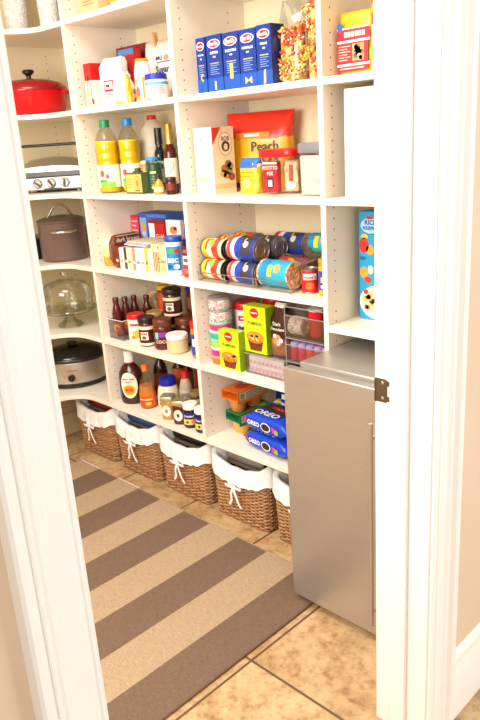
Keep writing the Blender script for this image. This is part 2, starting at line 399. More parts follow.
def basket_meshes():
    root = thing('wicker_basket', 'x', 'basket', (0, 0, 0), 0, 'wicker baskets under the bottom shelf')
    g = G(); rows = 33; NP = 96
    def size(z): t = z/BH; return 0.143 + 0.004*t, BD + 0.010*t
    def sag(g):
        g.v = [(x, y, z*(1 - 0.105*max(0, 1 - (x/0.15)**2)*max(0, min(1, -y/0.12)))) for x, y, z in g.v]
    for i in range(rows):
        z = 0.006 + i*(BH-0.012)/(rows-1); hx, hy = size(z); pts = []
        for j, (x, y, nx, ny) in enumerate(rrect(hx, hy, 0.03, NP)):
            o = 0.0030*(1 if ((j // 2 + i) % 2) else -1); pts.append((x + nx*o, y + ny*o, z))
        g.tube(pts, 0.0041, WK[random.choice((0, 0, 1, 2, 2, 3))], 5, True)
    for j, (x, y, nx, ny) in enumerate(rrect(1, 1, 0.2, 48)): pass
    a0, b0 = size(0); a1, b1 = size(BH)
    lo = rrect(a0, b0, 0.03, 48); hi = rrect(a1, b1, 0.03, 48)
    for p, q in zip(lo, hi): g.tube([(p[0], p[1], 0.003), (q[0], q[1], BH)], 0.0032, WK[1], 4)
    g.box((-a0+0.01, -b0+0.01, 0.002), (a0-0.01, b0-0.01, 0.010), WK[3])
    rings = [[(x*0.97, y*0.97, z) for x, y, _, _ in rrect(*size(z), 0.03, 40)] for z in (0.004, BH)]
    g.loft(rings, mat('#4b3220', 0.8), cap=False)
    sag(g); g.build('woven_body', root, sharp=80)
    g = G(); pts = [(x*1.0, y*1.0, BH) for x, y, _, _ in rrect(a1, b1, 0.03, 60)]; g.tube(pts, 0.008, WK[0], 6, True); sag(g); g.build('rim', root)
    # cloth liner folded over the rim
    N = 120; base = rrect(a1, b1, 0.034, N); rings = []
    def ring(off, zf, wob):
        o = []
        for j, (x, y, nx, ny) in enumerate(base):
            t = j/N; wv = wob*(math.sin(t*2*PI*17) + 0.7*math.sin(t*2*PI*29 + 1.3))
            k = off + wv; o.append((x + nx*k, y + ny*k, zf(x, y, t)))
        return o
    hem = lambda x, y, t: BH - 0.060 - 0.010*math.cos(x/a1*PI/2)*(1 if y < 0 else 0) + 0.0035*math.sin(t*2*PI*23)
    topz = lambda d: (lambda x, y, t: BH + 0.010 + d + 0.010*(abs(x)/a1)**3 + 0.002*math.sin(t*2*PI*13))
    rings = [ring(-0.014, lambda x, y, t: BH - 0.07, 0.001), ring(-0.014, topz(-0.004), 0.001), ring(-0.004, topz(0.002), 0.0005), ring(0.009, topz(0), 0.0005), ring(0.012, topz(-0.012), 0.001),
             ring(0.0125, lambda x, y, t: BH - 0.030, 0.0018), ring(0.0135, lambda x, y, t: hem(x, y, t) + 0.006, 0.0022), ring(0.0145, hem, 0.0024), ring(0.0125, lambda x, y, t: hem(x, y, t)+0.001, 0.0024)]
    g = G(); g.loft(rings, CLOTH, cap=False); sag(g); g.build('cloth_liner', root, sharp=70)
    # ribbon bow at the front
    y0 = -b1 - 0.024; zc = BH - 0.072; g = G()
    def ribbon(pts, wd, nrm=(0, 0, 1)):
        rr = []
        for i, p in enumerate(pts):
            wv = Vector(nrm)*wd
            rr.append([Vector(p) - wv, Vector(p) + wv, Vector(p) + wv + Vector((0, -0.0012, 0)), Vector(p) - wv + Vector((0, -0.0012, 0))])
        g.loft(rr, CLOTH)
    for s in (-1, 1):
        ribbon([(0, y0, zc), (s*0.012, y0 - 0.010, zc + 0.006), (s*0.026, y0 - 0.012, zc + 0.007), (s*0.036, y0 - 0.005, zc + 0.002), (s*0.026, y0 - 0.001, zc - 0.004), (s*0.01, y0, zc - 0.002)], 0.004)
        ribbon([(0, y0 - 0.003, zc), (s*0.010, y0 - 0.005, zc - 0.025), (s*(0.016 if s > 0 else 0.012), y0 - 0.001, zc - 0.055), (s*0.026, y0 + 0.003, zc - 0.078)], 0.0045, (1, 0, 0.25*s))
    g.box((-0.006, y0 - 0.006, zc - 0.006), (0.006, y0 + 0.003, zc + 0.006), CLOTH)
    g.v = [(x*1.25, y, zc + (z - zc)*1.25) for x, y, z in g.v]; sag(g); g.build('ribbon_bow', root, sharp=60)
    return root
BX = [-2.82, -2.485, -2.15, -1.808, -1.472]
BL = ['lined wicker basket under the curved corner shelf, holding a red pouch', 'lined wicker basket below the barbecue sauce bottle, holding a blue packet', 'lined wicker basket below the white-lidded jam jars, holding a black packet',
      'lined wicker basket below the blue cookie packs, holding a grey packet', 'lined wicker basket half hidden by the steel fridge']
YB0 = 1.842
b0 = basket_meshes()
for i, x in enumerate(BX):
    o = b0 if i == 0 else copy_thing(b0, (x, YB0, 0), 0)
    o.location = (x, YB0, 0.0005); o['label'] = BL[i]

def pouch(name, label, cat, loc, wd, d, h, m, rz=0, mf=None, top=0.006, art=None, group=None, film=None, topw=1.0, flat=0.82, part='wrapper', n=28, crumple=0.003, tilt=0):
    """an upright soft bag: bulging body, flat sealed top"""
    root = thing(name, label, cat, loc, rz, group); K = 12; rings = []; prof = []
    for i in range(K + 1):
        t = i/K
        if t < 0.06: a, b = wd/2*0.94, d/2*0.9
        elif t < flat: a, b = wd/2, d/2*(1.0 - 0.15*((t-0.06)/flat)**2)
        else:
            u = (t-flat)/(1-flat); a = wd/2*(1 + (topw-1)*u); b = d/2*0.85*(1-u)**0.8 + top*u*0.5
        prof.append((t*h, a, b)); off = tilt*t*t
        rings.append([(x + random.uniform(-1, 1)*crumple, y + off + random.uniform(-1, 1)*crumple*0.7, z + (random.uniform(-1, 1)*crumple if 0 < i < K else 0)) for x, y, z in SE(a, b, t*h, n, 0.55)])
    def yf(x, z):
        for (z0, a0, b0_), (z1, a1, b1) in zip(prof, prof[1:]):
            if z <= z1 + 1e-9:
                u = (z - z0)/(z1 - z0); a = a0 + (a1-a0)*u; b = b0_ + (b1-b0_)*u; break
        q = min(abs(x)/a, 0.999)**(1/0.275); return -b*(1 - q)**0.275 + tilt*(z/h)**2 - crumple - 0.001
    g = G(); g.loft(rings, m, mf=(lambda i, j: mf((i + 0.5)/K, (j + 0.5)/n)) if mf else None)
    if art: art(g, lambda x, z: (x, yf(x, z), z))
    g.build(part, root, sharp=75)
    return root
# what the baskets hold
for i, (nm, lb, c1, dx, ln) in enumerate([('rolled_pouch', 'dark red rolled pouch lying in the corner basket', '#7e1420', 0.0, 0.105), ('snack_packet', 'blue packet lying in the basket below the barbecue sauce', '#2c5f94', 0.0, 0.105),
                             ('snack_packet', 'black packet lying in the basket below the jam jars', '#221e1c', 0.0, 0.105), ('snack_packet', 'grey packet lying in the basket below the cookie packs', '#8b857c', 0.0, 0.105)]):
    r0 = thing(nm, lb, 'pouch' if i == 0 else 'packet', (BX[i] + dx, YB0 - 0.075, 0.238))
    g = G(); mm = mat(c1, 0.4)
    g.loft([[(x, p[0], p[1]) for p in [(0.030*s*math.cos(t), 0.045 + 0.030*s*math.sin(t)) for t in [2*PI*j/16 for j in range(16)]]] for x, s in ((-ln, 0.75), (-ln+0.012, 1), (0, 1.04), (ln-0.02, 0.95), (ln-0.006, 0.7))], mm); g.build('wrapper', r0, sharp=60)
    g = G(); g.loft([[(x, p[0], p[1]) for p in [(0.020*s*math.cos(t), 0.045 + 0.020*s*math.sin(t)) for t in [2*PI*j/12 for j in range(12)]]] for x, s in ((ln-0.008, 1), (ln+0.012, 0.8), (ln+0.016, 0.4))], BLACK); g.build('end_cap', r0, sharp=60)
    g = G(); g.box((-ln, -0.02, 0.0), (ln, 0.09, 0.015), mat('#6b5a4a', 0.8)); g.build('backing_card', r0, bevel=0.003)
    r0.location.z = 0.220

# ================================================================ generic pantry goods
def jar(name, label, cat, x, y, z, r, h, body, lid, lab=None, band=(0.22, 0.68), lidh=0.2, lidr=1.0, group=None, art=None, neck=0.92, a=-0.9, contents=None, parts=True, rz=0):
    root = thing(name, label, cat, (x, y, z), rz, group)
    hb = h*(1 - lidh); g = G()
    g.lathe([(0, 0.0), (r*0.86, 0.0), (r*0.97, r*0.1), (r, r*0.25), (r, hb - r*0.35), (r*neck, hb - r*0.05), (r*neck*0.97, hb), (0, hb)], body, 28); g.build('body', root)
    if contents:
        g = G(); g.lathe([(0, 0.002), (r*0.9, 0.003), (r*0.95, r*0.25), (r*0.95, hb - r*0.45), (0, hb - r*0.4)], contents, 24); g.build('contents', root)
    g = G(); lr = r*lidr; g.lathe([(lr*0.98, hb - 0.001), (lr, hb + 0.001), (lr, h - 0.003), (lr*0.96, h), (lr*0.8, h), (lr*0.78, h - 0.001), (0, h - 0.001)], lid, 32); g.build('lid', root)
    if lab or art:
        g = G()
        if lab: g.lathe([(r + 0.0004, hb*band[0]), (r + 0.0004, hb*band[1])], lab, 32)
        if art: art(g, cylf(r + 0.0006, a, hb*(band[0] + band[1])/2))
        g.build('label', root)
    return root
def bottle(name, label, cat, x, y, z, prof, body, cap=None, capm=None, lab=None, art=None, group=None, fill=None, fillm=None, seg=28, sx=1, sy=1, rz=0, a=-0.9, arts=None):
    root = thing(name, label, cat, (x, y, z), rz, group)
    g = G(); g.lathe([(0, prof[0][1])] + prof, body, seg, sx=sx, sy=sy); g.build('body', root, sharp=60)
    if fill:
        g = G(); pf = [(max(r_ - 0.002, 0.001), z_ + 0.002) for r_, z_ in prof if z_ < fill]; g.lathe([(0, pf[0][1])] + pf + [(pf[-1][0], fill), (0, fill)], fillm, seg, sx=sx, sy=sy); g.build('liquid', root, sharp=60)
    if cap:
        r_, z0, z1 = cap; g = G(); g.lathe([(r_, z0), (r_, z0 + (z1-z0)*0.25), (r_*0.97, z0 + (z1-z0)*0.27), (r_*0.97, z1 - 0.002), (r_*0.85, z1), (0, z1)], capm, 24); g.build('cap', root)
    if lab:
        g = G()
        for (r_, z0, z1, mm) in lab: g.lathe([(r_ + 0.0006, z0), (r_ + 0.0006, z1)], mm, seg, sx=sx, sy=sy)
        if art: art(g, cylf(lab[0][0] + 0.0009, a, (lab[0][1] + lab[0][2])/2))
        g.build('label', root)
    return root
def carton(name, label, cat, x, yf, z, wd, d, h, m, art=None, rz=0, group=None, side=None, lay=0, part='carton'):
    """a box whose front face is at yf (rz=0); local origin at base centre of front face"""
    root = thing(name, label, cat, (x, yf, z), rz, group)
    g = G(); g.box((-wd/2, 0, 0), (wd/2, d, h), m)
    if side: g.rect(0.0, d, 0, h, side, rightf(wd/2), 1)
    if art: art(g, front(0), rightf(wd/2), topf(h))
    g.build(part, root, bevel=0.0012 if not (art or side) else 0)
    return root
def can(name, label, x, y, z, r, L, lab, axis='x', rz=0, art=None, group=None, lid=TINM, lift=0):
    """a tin on its side (axis x) or upright (axis z)"""
    root = thing(name, label, 'can', (x, y, z), rz, group)
    T = (lambda p: (p[2] - L/2, p[0], p[1] + r)) if axis == 'x' else (lambda p: p)
    g = G(); g.lathe([(0, 0.002), (r*0.55, 0.0015), (r*0.6, 0.003), (r*0.85, 0.003), (r*0.9, 0.0015), (r*0.93, 0.0015), (r*0.95, 0), (r, 0), (r, 0.004), (r*0.97, 0.006), (r*0.97, L-0.006), (r, L-0.004), (r, L), (r*0.95, L), (r*0.93, L-0.003), (r*0.7, L-0.003), (r*0.66, L-0.0015), (r*0.45, L-0.0015), (r*0.42, L-0.003), (0, L-0.003)], lid, 32)
    g.v = [T(p) for p in g.v]; g.build('tin', root)
    g = G()
    for z0, z1, mm in lab: g.lathe([(r*0.985, z0*L), (r*0.985, z1*L)], mm, 32)
    if art: art(g, cylf(r*0.985, 2.55 if axis == 'x' else -0.9, L/2))
    g.v = [T(p) for p in g.v]; g.build('label', root)
    return root

def bars(g, mp, x0, x1, y0, n, dy, m, hh=0.0016):
    for i in range(n): g.rect(x0, x1 - (x1-x0)*0.25*(i % 2), y0 - i*dy, y0 - i*dy + hh, m, mp, 2)

zA, zB, zC, zD, zE, zF, zD4 = 1.9632, 1.6302, 1.2972, 0.9852, 0.6612, 0.3512, 0.9072

# ================================================================ CORNER BAY
# hobnail glass vases
VS = speck_mat('hobnail_glass', [(0.2, '#d3cbc8'), (0.6, '#e6e0de'), (0.9, '#f6f2f0')], 170, 0.12)
def vase(label, x, y, r):
    root = thing('hobnail_vase', label, 'vase', (x, y, zA), 0, 'textured glass vases on the top corner shelf')
    g = G(); g.lathe([(0, 0), (r*1.25, 0), (r*1.3, 0.006), (r*1.1, 0.016), (r*0.98, 0.024), (r, 0.05), (r*1.06, 0.13), (r*1.1, 0.2), (r*1.18, 0.235), (r*1.1, 0.24), (r*0.95, 0.2), (r*0.9, 0.03), (0, 0.026)], VS, 28); g.build('vessel', root, sharp=60)
    g = G(); g.lathe([(r*1.19, 0.233), (r*1.24, 0.239), (r*1.19, 0.245), (r*1.12, 0.239), (r*1.19, 0.233)], W, 28); g.build('rim', root)
vase('white hobnail glass vase with flared foot, nearer the door casing', -3.045, 1.73, 0.049)
vase('white hobnail glass vase beside the first shelf upright', -2.825, 1.76, 0.044)

# red dutch oven
RE = mat('#d8101a', 0.16); 
t = thing('dutch_oven', 'red enamelled dutch oven with black lid knob on corner shelf', 'pot', (-2.955, 1.695, zB), 0.75)
g = G(); R0 = 0.155
g.lathe([(0, 0), (R0*0.80, 0), (R0*0.90, 0.012), (R0*0.97, 0.04), (R0, 0.092), (R0*1.01, 0.097), (R0*0.96, 0.098), (R0*0.9, 0.02), (0, 0.014)], RE, 48); g.build('pot_body', t)
g = G(); g.lathe([(R0*1.01, 0.098), (R0*1.015, 0.104), (R0*0.97, 0.118), (R0*0.85, 0.133), (R0*0.55, 0.146), (R0*0.2, 0.151), (0, 0.152)], mat('#96121a', 0.2), 48); ld = g.build('lid', t)
g = G(); g.lathe([(0.012, 0.150), (0.010, 0.163), (0.014, 0.170), (0.024, 0.176), (0.026, 0.184), (0.021, 0.190), (0, 0.191)], BLACK, 24); g.build('knob', ld)
for s in (-1, 1):
    g = G(); g.tube([(s*R0*0.97, -0.055, 0.088), (s*(R0+0.022), -0.045, 0.089), (s*(R0+0.034), -0.015, 0.089), (s*(R0+0.034), 0.015, 0.089), (s*(R0+0.022), 0.045, 0.089), (s*R0*0.97, 0.055, 0.088)], 0.0075, RE, 8); g.build('side_handle', t, sharp=70)

# tabletop grill
t = thing('tabletop_grill', 'stainless tabletop grill with three control dials and black bar handle', 'grill', (-2.975, 1.775, zC), PI/4)
SS = mat('#c9c3ba', 0.28, 0.9); SSW = mat('#b9b3ab', 0.32, 0.7)
g = G(); g.box((-0.135, -0.105, 0.012), (0.135, 0.105, 0.069), SSW); g.build('base', t, bevel=0.004)
g = G(); g.box((-0.1365, -0.110, 0.069), (0.1365, 0.107, 0.092), mat('#4c4846', 0.35, 0.5)); g.build('rim', t, bevel=0.003)
prof = [(-0.108, 0.092), (-0.108, 0.108), (-0.06, 0.128), (0.0, 0.134), (0.06, 0.128), (0.105, 0.1), (0.105, 0.092)]
g = G(); K = 10; rings = []
for i in range(K + 1):
    x = -0.134 + 0.268*i/K; s = 0.62 + 0.38*math.sin(PI*i/K)**0.6
    rings.append([(x, y, 0.092 + (z - 0.092)*s*1.5) for y, z in prof])
g.loft(rings, SS); hd = g.build('hood', t, sharp=50)
g = G(); g.tube([(-0.16, -0.112, 0.206), (0.15, -0.112, 0.206)], 0.0062, mat('#2b2a2e', 0.3, 0.4), 10)
for s in (-1, 1): g.tube([((0.148 if s > 0 else -0.158), -0.110, 0.206), ((0.148 if s > 0 else -0.158), -0.095, 0.15), ((0.142 if s > 0 else -0.150), -0.06, 0.088), (s*0.13, -0.05, 0.083)], 0.004, DARKM, 6)
g.build('bar_handle', t, sharp=60)
for x in (-0.062, 0.0, 0.062):
    g = G(); g.lathe([(0.0205, 0), (0.0205, 0.003), (0.017, 0.004), (0.0165, 0.012), (0, 0.012)], mat('#9a938a', 0.2, 0.9), 20); g.lathe([(0.022, 0.0005), (0.0205, 0.002)], BLACK, 20); g.box((-0.004, -0.016, 0.011), (0.004, 0.016, 0.019), BLACK)
    o = g.build('dial', t); o.rotation_euler = (PI/2, 0, 0); o.rotation_euler = (PI/2, random.uniform(-1, 1.0), 0); o.location = (x, -0.105, 0.041)
g = G(); g.box((-0.035, -0.111, 0.012), (0.045, -0.1, 0.02), mat('#3a3026', 0.5)); g.build('drip_tray', t)
for sx in (-1, 1):
    for sy in (-1, 1):
        g = G(); g.lathe([(0, 0.0003), (0.011, 0.0003), (0.012, 0.013), (0, 0.013)], mat('#8d8378', 0.4, 0.7), 10, (sx*0.118, sy*0.088, 0)); g.build('foot', t)

# anodised stock pot
AN = mat('#7d6660', 0.36, 0.55)
t = thing('stock_pot', 'tall brown anodised stock pot with arched steel lid handle', 'pot', (-2.925, 1.735, zD), 1.22)
g = G(); R0 = 0.108
g.lathe([(0, 0), (R0*0.88, 0), (R0*0.96, 0.008), (R0, 0.022), (R0, 0.172), (R0*1.015, 0.176), (R0*0.98, 0.178), (R0*0.96, 0.02), (0, 0.012)], AN, 48); pb = g.build('pot_body', t)
g = G(); g.lathe([(R0*1.02, 0.178), (R0*1.025, 0.184), (R0*0.98, 0.19), (R0*0.7, 0.199), (R0*0.3, 0.205), (0, 0.206)], mat('#7a6a5e', 0.3, 0.7), 48); ld = g.build('lid', t)
g = G(); g.tube([(-0.062, 0, 0.200), (-0.052, 0, 0.207), (-0.036, 0, 0.232), (-0.018, 0, 0.250), (0, 0, 0.255), (0.018, 0, 0.250), (0.036, 0, 0.232), (0.052, 0, 0.207), (0.062, 0, 0.200)], 0.0048, CHROME, 8); g.build('lid_handle', ld, sharp=60)
for a in (-PI/2 - 0.12, PI/2):
    ca, sa = math.cos(a), math.sin(a); g = G()
    pts = []
    for u, o_ in ((-0.055, 0.0), (-0.052, 0.012), (-0.03, 0.022), (0, 0.025), (0.03, 0.022), (0.052, 0.012), (0.055, 0.0)): pts.append(((R0 + o_)*ca - u*sa, (R0 + o_)*sa + u*ca, 0.142 - 0.1*o_))
    for i in (0, 1, 5, 6): pts[i] = (pts[i][0]*0.965, pts[i][1]*0.965, pts[i][2])
    g.tube(pts, 0.0052, CHROME, 8); g.build('side_handle', t, sharp=60)
# dark pan beyond it
t = thing('saucepan', 'small black saucepan with silver rim behind the stock pot', 'pan', (-3.105, 1.675, zD), 0)
g = G(); g.lathe([(0, 0), (0.064, 0), (0.07, 0.006), (0.071, 0.1), (0.068, 0.1), (0.066, 0.01), (0, 0.008)], BLACK, 28); g.build('pan_body', t)
g = G(); g.lathe([(0.072, 0.1), (0.073, 0.104), (0.06, 0.11), (0.02, 0.116), (0, 0.117)], mat('#8f8a84', 0.25, 0.8), 28); g.build('lid', t)
g = G(); g.tube([(0, -0.07, 0.085), (0, -0.12, 0.095), (0, -0.2, 0.1)], 0.008, BLACK, 8); g.build('handle', t)

# glass cake stand
t = thing('cake_stand', 'clear glass pedestal cake stand with glass dome on corner shelf', 'cake stand', (-2.935, 1.718, zE), 0)
GL = clear('stand_glass', '#fbfbf4', 1.7)
g = G(); g.lathe([(0.058, 0.0005), (0.062, 0.004), (0.055, 0.012), (0.034, 0.028), (0.02, 0.05), (0.022, 0.064), (0.05, 0.072), (0.05, 0.07), (0.018, 0.06), (0.016, 0.05), (0.03, 0.026), (0.05, 0.010), (0.058, 0.0005)], GL, 40); g.build('pedestal', t)
g = G(); g.lathe([(0, 0.070), (0.12, 0.074), (0.133, 0.080), (0.135, 0.088), (0.132, 0.092), (0.128, 0.084), (0.1, 0.079), (0, 0.077)], GL, 48); g.build('plate', t)
g = G(); g.lathe([(0.119, 0.082), (0.120, 0.1), (0.119, 0.165), (0.113, 0.19), (0.095, 0.208), (0.06, 0.219), (0.02, 0.223), (0, 0.223)], GL, 48); dm = g.build('dome', t)
g = G(); g.lathe([(0.04, 0.222), (0.042, 0.226), (0.02, 0.230), (0.011, 0.236), (0.012, 0.244), (0.020, 0.252), (0.018, 0.262), (0.008, 0.267), (0, 0.268)], GL, 24); g.build('dome_knob', dm)

# slow cooker
t = thing('slow_cooker', 'oval stainless slow cooker with dark glass lid on bottom corner shelf', 'slow cooker', (-3.0, 1.745, zF), 1.0)
SX, SY = 0.158, 0.128
g = G(); g.lathe([(0, 0.0005), (0.9, 0.0005), (0.96, 0.006), (0.97, 0.024), (0.95, 0.026)], BLACK, 56, sx=SX, sy=SY); g.v = [v for v in g.v]; g.build('base', t)
g = G(); g.lathe([(0.95, 0.024), (0.985, 0.028), (1.0, 0.128), (0.99, 0.132), (0.9, 0.132)], mat('#c2b9ae', 0.26, 0.75), 56, sx=SX, sy=SY); sh = g.build('shell', t)
g = G(); g.lathe([(0.9, 0.131), (1.02, 0.133), (1.03, 0.142), (1.0, 0.150), (0.9, 0.152)], mat('#2f2420', 0.25), 56, sx=SX, sy=SY); g.build('stoneware_rim', t)
g = G(); g.lathe([(0.96, 0.152), (0.94, 0.160), (0.75, 0.178), (0.45, 0.189), (0.15, 0.193), (0, 0.194)], mat('#1f1c18', 0.08), 56, sx=SX, sy=SY); ld = g.build('lid', t)
g = G(); g.lathe([(0.012, 0.19), (0.012, 0.198), (0.026, 0.202), (0.026, 0.207), (0, 0.208)], BLACK, 20); g.build('lid_knob', ld)
aD = -PI/2 - 0.12; px_, py_ = SX*math.cos(aD), SY*math.sin(aD)
g = G(); g.lathe([(0.0185, -0.004), (0.0185, 0.004), (0.015, 0.012), (0, 0.013)], BLACK, 20); g.box((-0.0025, -0.014, 0.012), (0.0025, 0.014, 0.018), mat('#38322e', 0.4))
o = g.build('dial', t); o.location = (px_*0.985, py_*0.985, 0.058); o.rotation_euler = (PI/2, 0.5, aD + PI/2)
g = G(); 
def shm(x, y):
    a = aD + 0.02 + x/0.15; return (SX*1.003*math.cos(a), SY*1.003*math.sin(a), 0.094 + y)
g.text('CROCK POT', 0.009, mat('#3b332c', 0.4), shm, 0.004, 0); g.build('lettering', t)

# ================================================================ S2 / top shelf (A)
def a_bbox(g, F, R, T):
    g.text('- - - -', 0.02, mat('#8a6a4a'), F, -0.01, 0.05); bars(g, F, -0.04, 0.04, 0.035, 2, 0.008, mat('#8a6a4a'))
carton('cracker_box', 'beige box printed with brown lines on the uppermost visible shelf', 'box', -2.45, 1.70, zA, 0.13, 0.07, 0.19, mat('#d9ba8c'), lambda g, F, R, T: (bars(g, F, -0.035, 0.04, 0.055, 3, 0.010, mat('#96724c'), 0.003), g.ell(0, 0.13, 0.04, 0.02, mat('#b98f5e'), F)))
def art_bull(g, F):
    g.rect(-0.03, 0.03, 0.02, 0.035, mat('#b8121a'), F); g.rect(-0.03, 0.03, -0.005, 0.006, W, F); g.ell(0, 0.05, 0.02, 0.01, mat('#ffe680'), F)
pouch('snack_bag', 'yellow snack bag with red print, next to the beige box', 'bag', (-2.312, 1.775, zA), 0.13, 0.08, 0.19, mat('#f2b51c', 0.3), art=lambda g, F: (g.rect(-0.05, 0.05, 0.04, 0.075, RED, F, 8), g.rect(-0.045, 0.045, 0.015, 0.028, mat('#fff3c4'), F, 8), g.text('- - -', 0.03, W, up(F, 0.002), 0, 0.058)))
pouch('snack_bag', 'brown snack bag behind the yellow one on the uppermost visible shelf', 'bag', (-2.19, 1.85, zA), 0.1, 0.08, 0.18, mat('#7a3a22', 0.35), art=lambda g, F: g.rect(-0.03, 0.03, 0.05, 0.1, mat('#e8c27a'), F, 6))

# ================================================================ S2 / shelf B : baking
def art_ry(g, F, R, T):
    g.rect(-0.024, 0.024, 0, 0.105, W, F, 1); g.rect(-0.012, -0.002, 0.0, 0.10, mat('#f5d011'), up(F), 1)
    g.rect(0.012, 0.018, 0.03, 0.095, mat('#7b5fa0'), up(F), 1); g.ell(0.02, 0.025, 0.008, 0.012, mat('#6a5a48'), up(F)); g.ell(0.0, 0.112, 0.006, 0.014, mat('#3a2a20'), up(F))
    g.rect(0, 0.06, 0, 0.105, mat('#efe7dc'), R, 1)
carton('baking_box', 'narrow red and white box with yellow stripe beside the flour sack', 'box', -2.518, 1.705, zB, 0.048, 0.06, 0.168, RED, art_ry)
def sack(name, label, x, y, z, wd, d, h, rz, art):
    root = thing(name, label, 'bag', (x, y, z), rz); g = G(); rings = []
    for t_, a, b in ((0, .94, .9), (.04, 1, 1), (.5, 1.02, 1.04), (.8, 1, .98), (.9, 1.02, .8), (.95, .98, .5), (1, .95, .38)): rings.append([(px + random.uniform(-1, 1)*0.002, py + random.uniform(-1, 1)*0.002 + (0.012*t_ if t_ > 0.85 else 0), pz + (random.uniform(-.003, .003) if 0 < t_ < 1 else 0)) for px, py, pz in SE(a*wd/2, b*d/2, t_*h, 28, 0.35)])
    g.loft(rings, cloth_mat('kraft_white_paper', '#f2ede6')); art(g, front(-d/2*1.04 - 0.003)); g.build('paper_sack', root, sharp=60)
    return root
def art_fl(g, F):
    g.rect(-0.02, 0.03, 0.055, 0.095, RED, F, 2); g.rect(-0.015, 0.025, 0.062, 0.09, W, up(F), 2); bars(g, F, -0.02, 0.03, 0.042, 2, 0.009, mat('#8b6b70'), 0.003); g.ell(0.0, 0.075, 0.01, 0.006, RED, up(up(F)))
sack('flour_sack', 'white paper flour sack with small red label, folded open top', -2.408, 1.752, zB, 0.1, 0.07, 0.178, 0.2, art_fl)
def box_simple(*a, **k): return carton(*a, **k)
carton('baking_box', 'dark red carton lying behind the flour sack', 'box', -2.46, 1.885, zB, 0.19, 0.1, 0.232, mat('#7d1a1c'), lambda g, F, R, T: (g.rect(-0.09, 0.09, 0.2, 0.225, mat('#962022'), F, 1), g.rect(-0.02, 0.07, 0.205, 0.22, mat('#5a1012'), up(F), 1)))
carton('baking_box', 'red carton with white and blue top panel behind the canister', 'box', -2.40, 1.815, zB, 0.09, 0.04, 0.21, mat('#c4161d'), lambda g, F, R, T: (g.rect(-0.05, 0.05, 0.19, 0.21, mat('#3c7fc0'), F, 1), g.pol([(-0.05, 0.1), (-0.01, 0.1), (-0.015, 0.16), (-0.03, 0.19), (-0.05, 0.19)], W, F), g.rect(0.0, 0.045, 0.11, 0.185, mat('#a81016'), F, 1)))
def art_sb(g, F):
    g.pol([(-0.02, 0.0), (0.05, 0.0), (0.055, 0.05), (0.03, 0.07), (0.01, 0.03)], mat('#f3b80d', 0.35), F); g.rect(-0.05, 0.03, 0.003, 0.014, mat('#f7c52a'), F, 3)
pouch('sugar_bag', 'small crumpled white and yellow bag leaning before the flour sack', 'bag', (-2.300, 1.712, zB), 0.08, 0.05, 0.115, mat('#f3f0ec', 0.4), mf=lambda t, u: mat('#f3b80d', 0.35) if (u > 0.82 and t < 0.9) or t < 0.06 else mat('#f3f0ec', 0.4), crumple=0.006, rz=0.3, flat=0.6, topw=0.6)
bottle('creamer_canister', 'white plastic canister with orange cap and orange label on baking shelf', 'canister', -2.222, 1.75, zB, [(0.031, 0), (0.032, 0.004), (0.032, 0.1), (0.03, 0.115), (0.026, 0.135), (0.024, 0.145)], W, (0.0255, 0.143, 0.153), mat('#f29a0c'), [(0.032, 0.012, 0.088, mat('#f2930c'))],
       lambda g, F: (g.ell(-0.02, 0.012, 0.014, 0.028, mat('#f7e9d2'), F), g.ell(-0.018, -0.01, 0.010, 0.016, mat('#e05a6a'), up(F)), g.rect(-0.008, 0.002, -0.034, 0.034, W, up(F), 2)))
bottle('syrup_pail', 'round white tub with blue lid and printed label on the baking shelf', 'tub', -2.133, 1.738, zB, [(0.041, 0), (0.043, 0.004), (0.043, 0.064), (0.04, 0.072)], W, (0.042, 0.072, 0.092), mat('#1f2fa8'), [(0.043, 0.006, 0.06, mat('#f4f1ec')), (0.0431, 0.054, 0.063, mat('#57a9dc')), (0.0431, 0.0, 0.006, mat('#2a3a9a'))],
       lambda g, F: (g.ell(-0.022, 0.006, 0.014, 0.010, mat('#4d5db0'), F), g.ell(-0.022, 0.006, 0.011, 0.007, W, up(F)), bars(g, F, -0.03, 0.0, -0.009, 2, 0.006, mat('#e0674a'), 0.003), g.rect(0.01, 0.038, -0.014, 0.018, mat('#c9c4c4'), F, 4), bars(g, up(F), 0.012, 0.036, 0.014, 4, 0.007, mat('#7d7a80'))))
def art_sug(g, F):
    NV = mat('#1d2a66'); g.text('MG', 0.022, NV, F, -0.01, 0.158, sx=1.2); g.ell(0.03, 0.158, 0.014, 0.010, mat('#e58a7a'), F); g.text('Sugar', 0.036, NV, F, 0.015, 0.116, 0.02); bars(g, F, -0.02, 0.06, 0.142, 1, 0.006, NV, 0.003)
s = pouch('sugar_bag', 'large white sugar bag clipped shut behind the blue-lidded tub', 'bag', (-2.215, 1.866, zB), 0.235, 0.075, 0.222, mat('#ece6da', 0.3), art=art_sug, crumple=0.003, flat=0.6)
cp = thing('clothespin', 'wooden clothespin clipped on top of the white sugar bag', 'clothespin', (-2.262, 1.862, 1.83), 0)
for s_ in (-1, 1):
    g = G(); WD = mat('#d8a24c', 0.6); g.prism([(-0.0045, -0.02), (0.0045, -0.02), (0.004, 0.055), (-0.004, 0.055)], 0.001, 0.006, WD, lambda x, y, z: (x - 0.12*y, s_*(z + 0.07*max(y, 0)), y)); g.build('prong', cp)
g = G(); g.tube([(0.006, 0.007, 0.012), (-0.006, 0.007, 0.012), (-0.006, -0.007, 0.012), (0.006, -0.007, 0.012)], 0.0011, CHROME, 6, True); g.build('spring', cp)

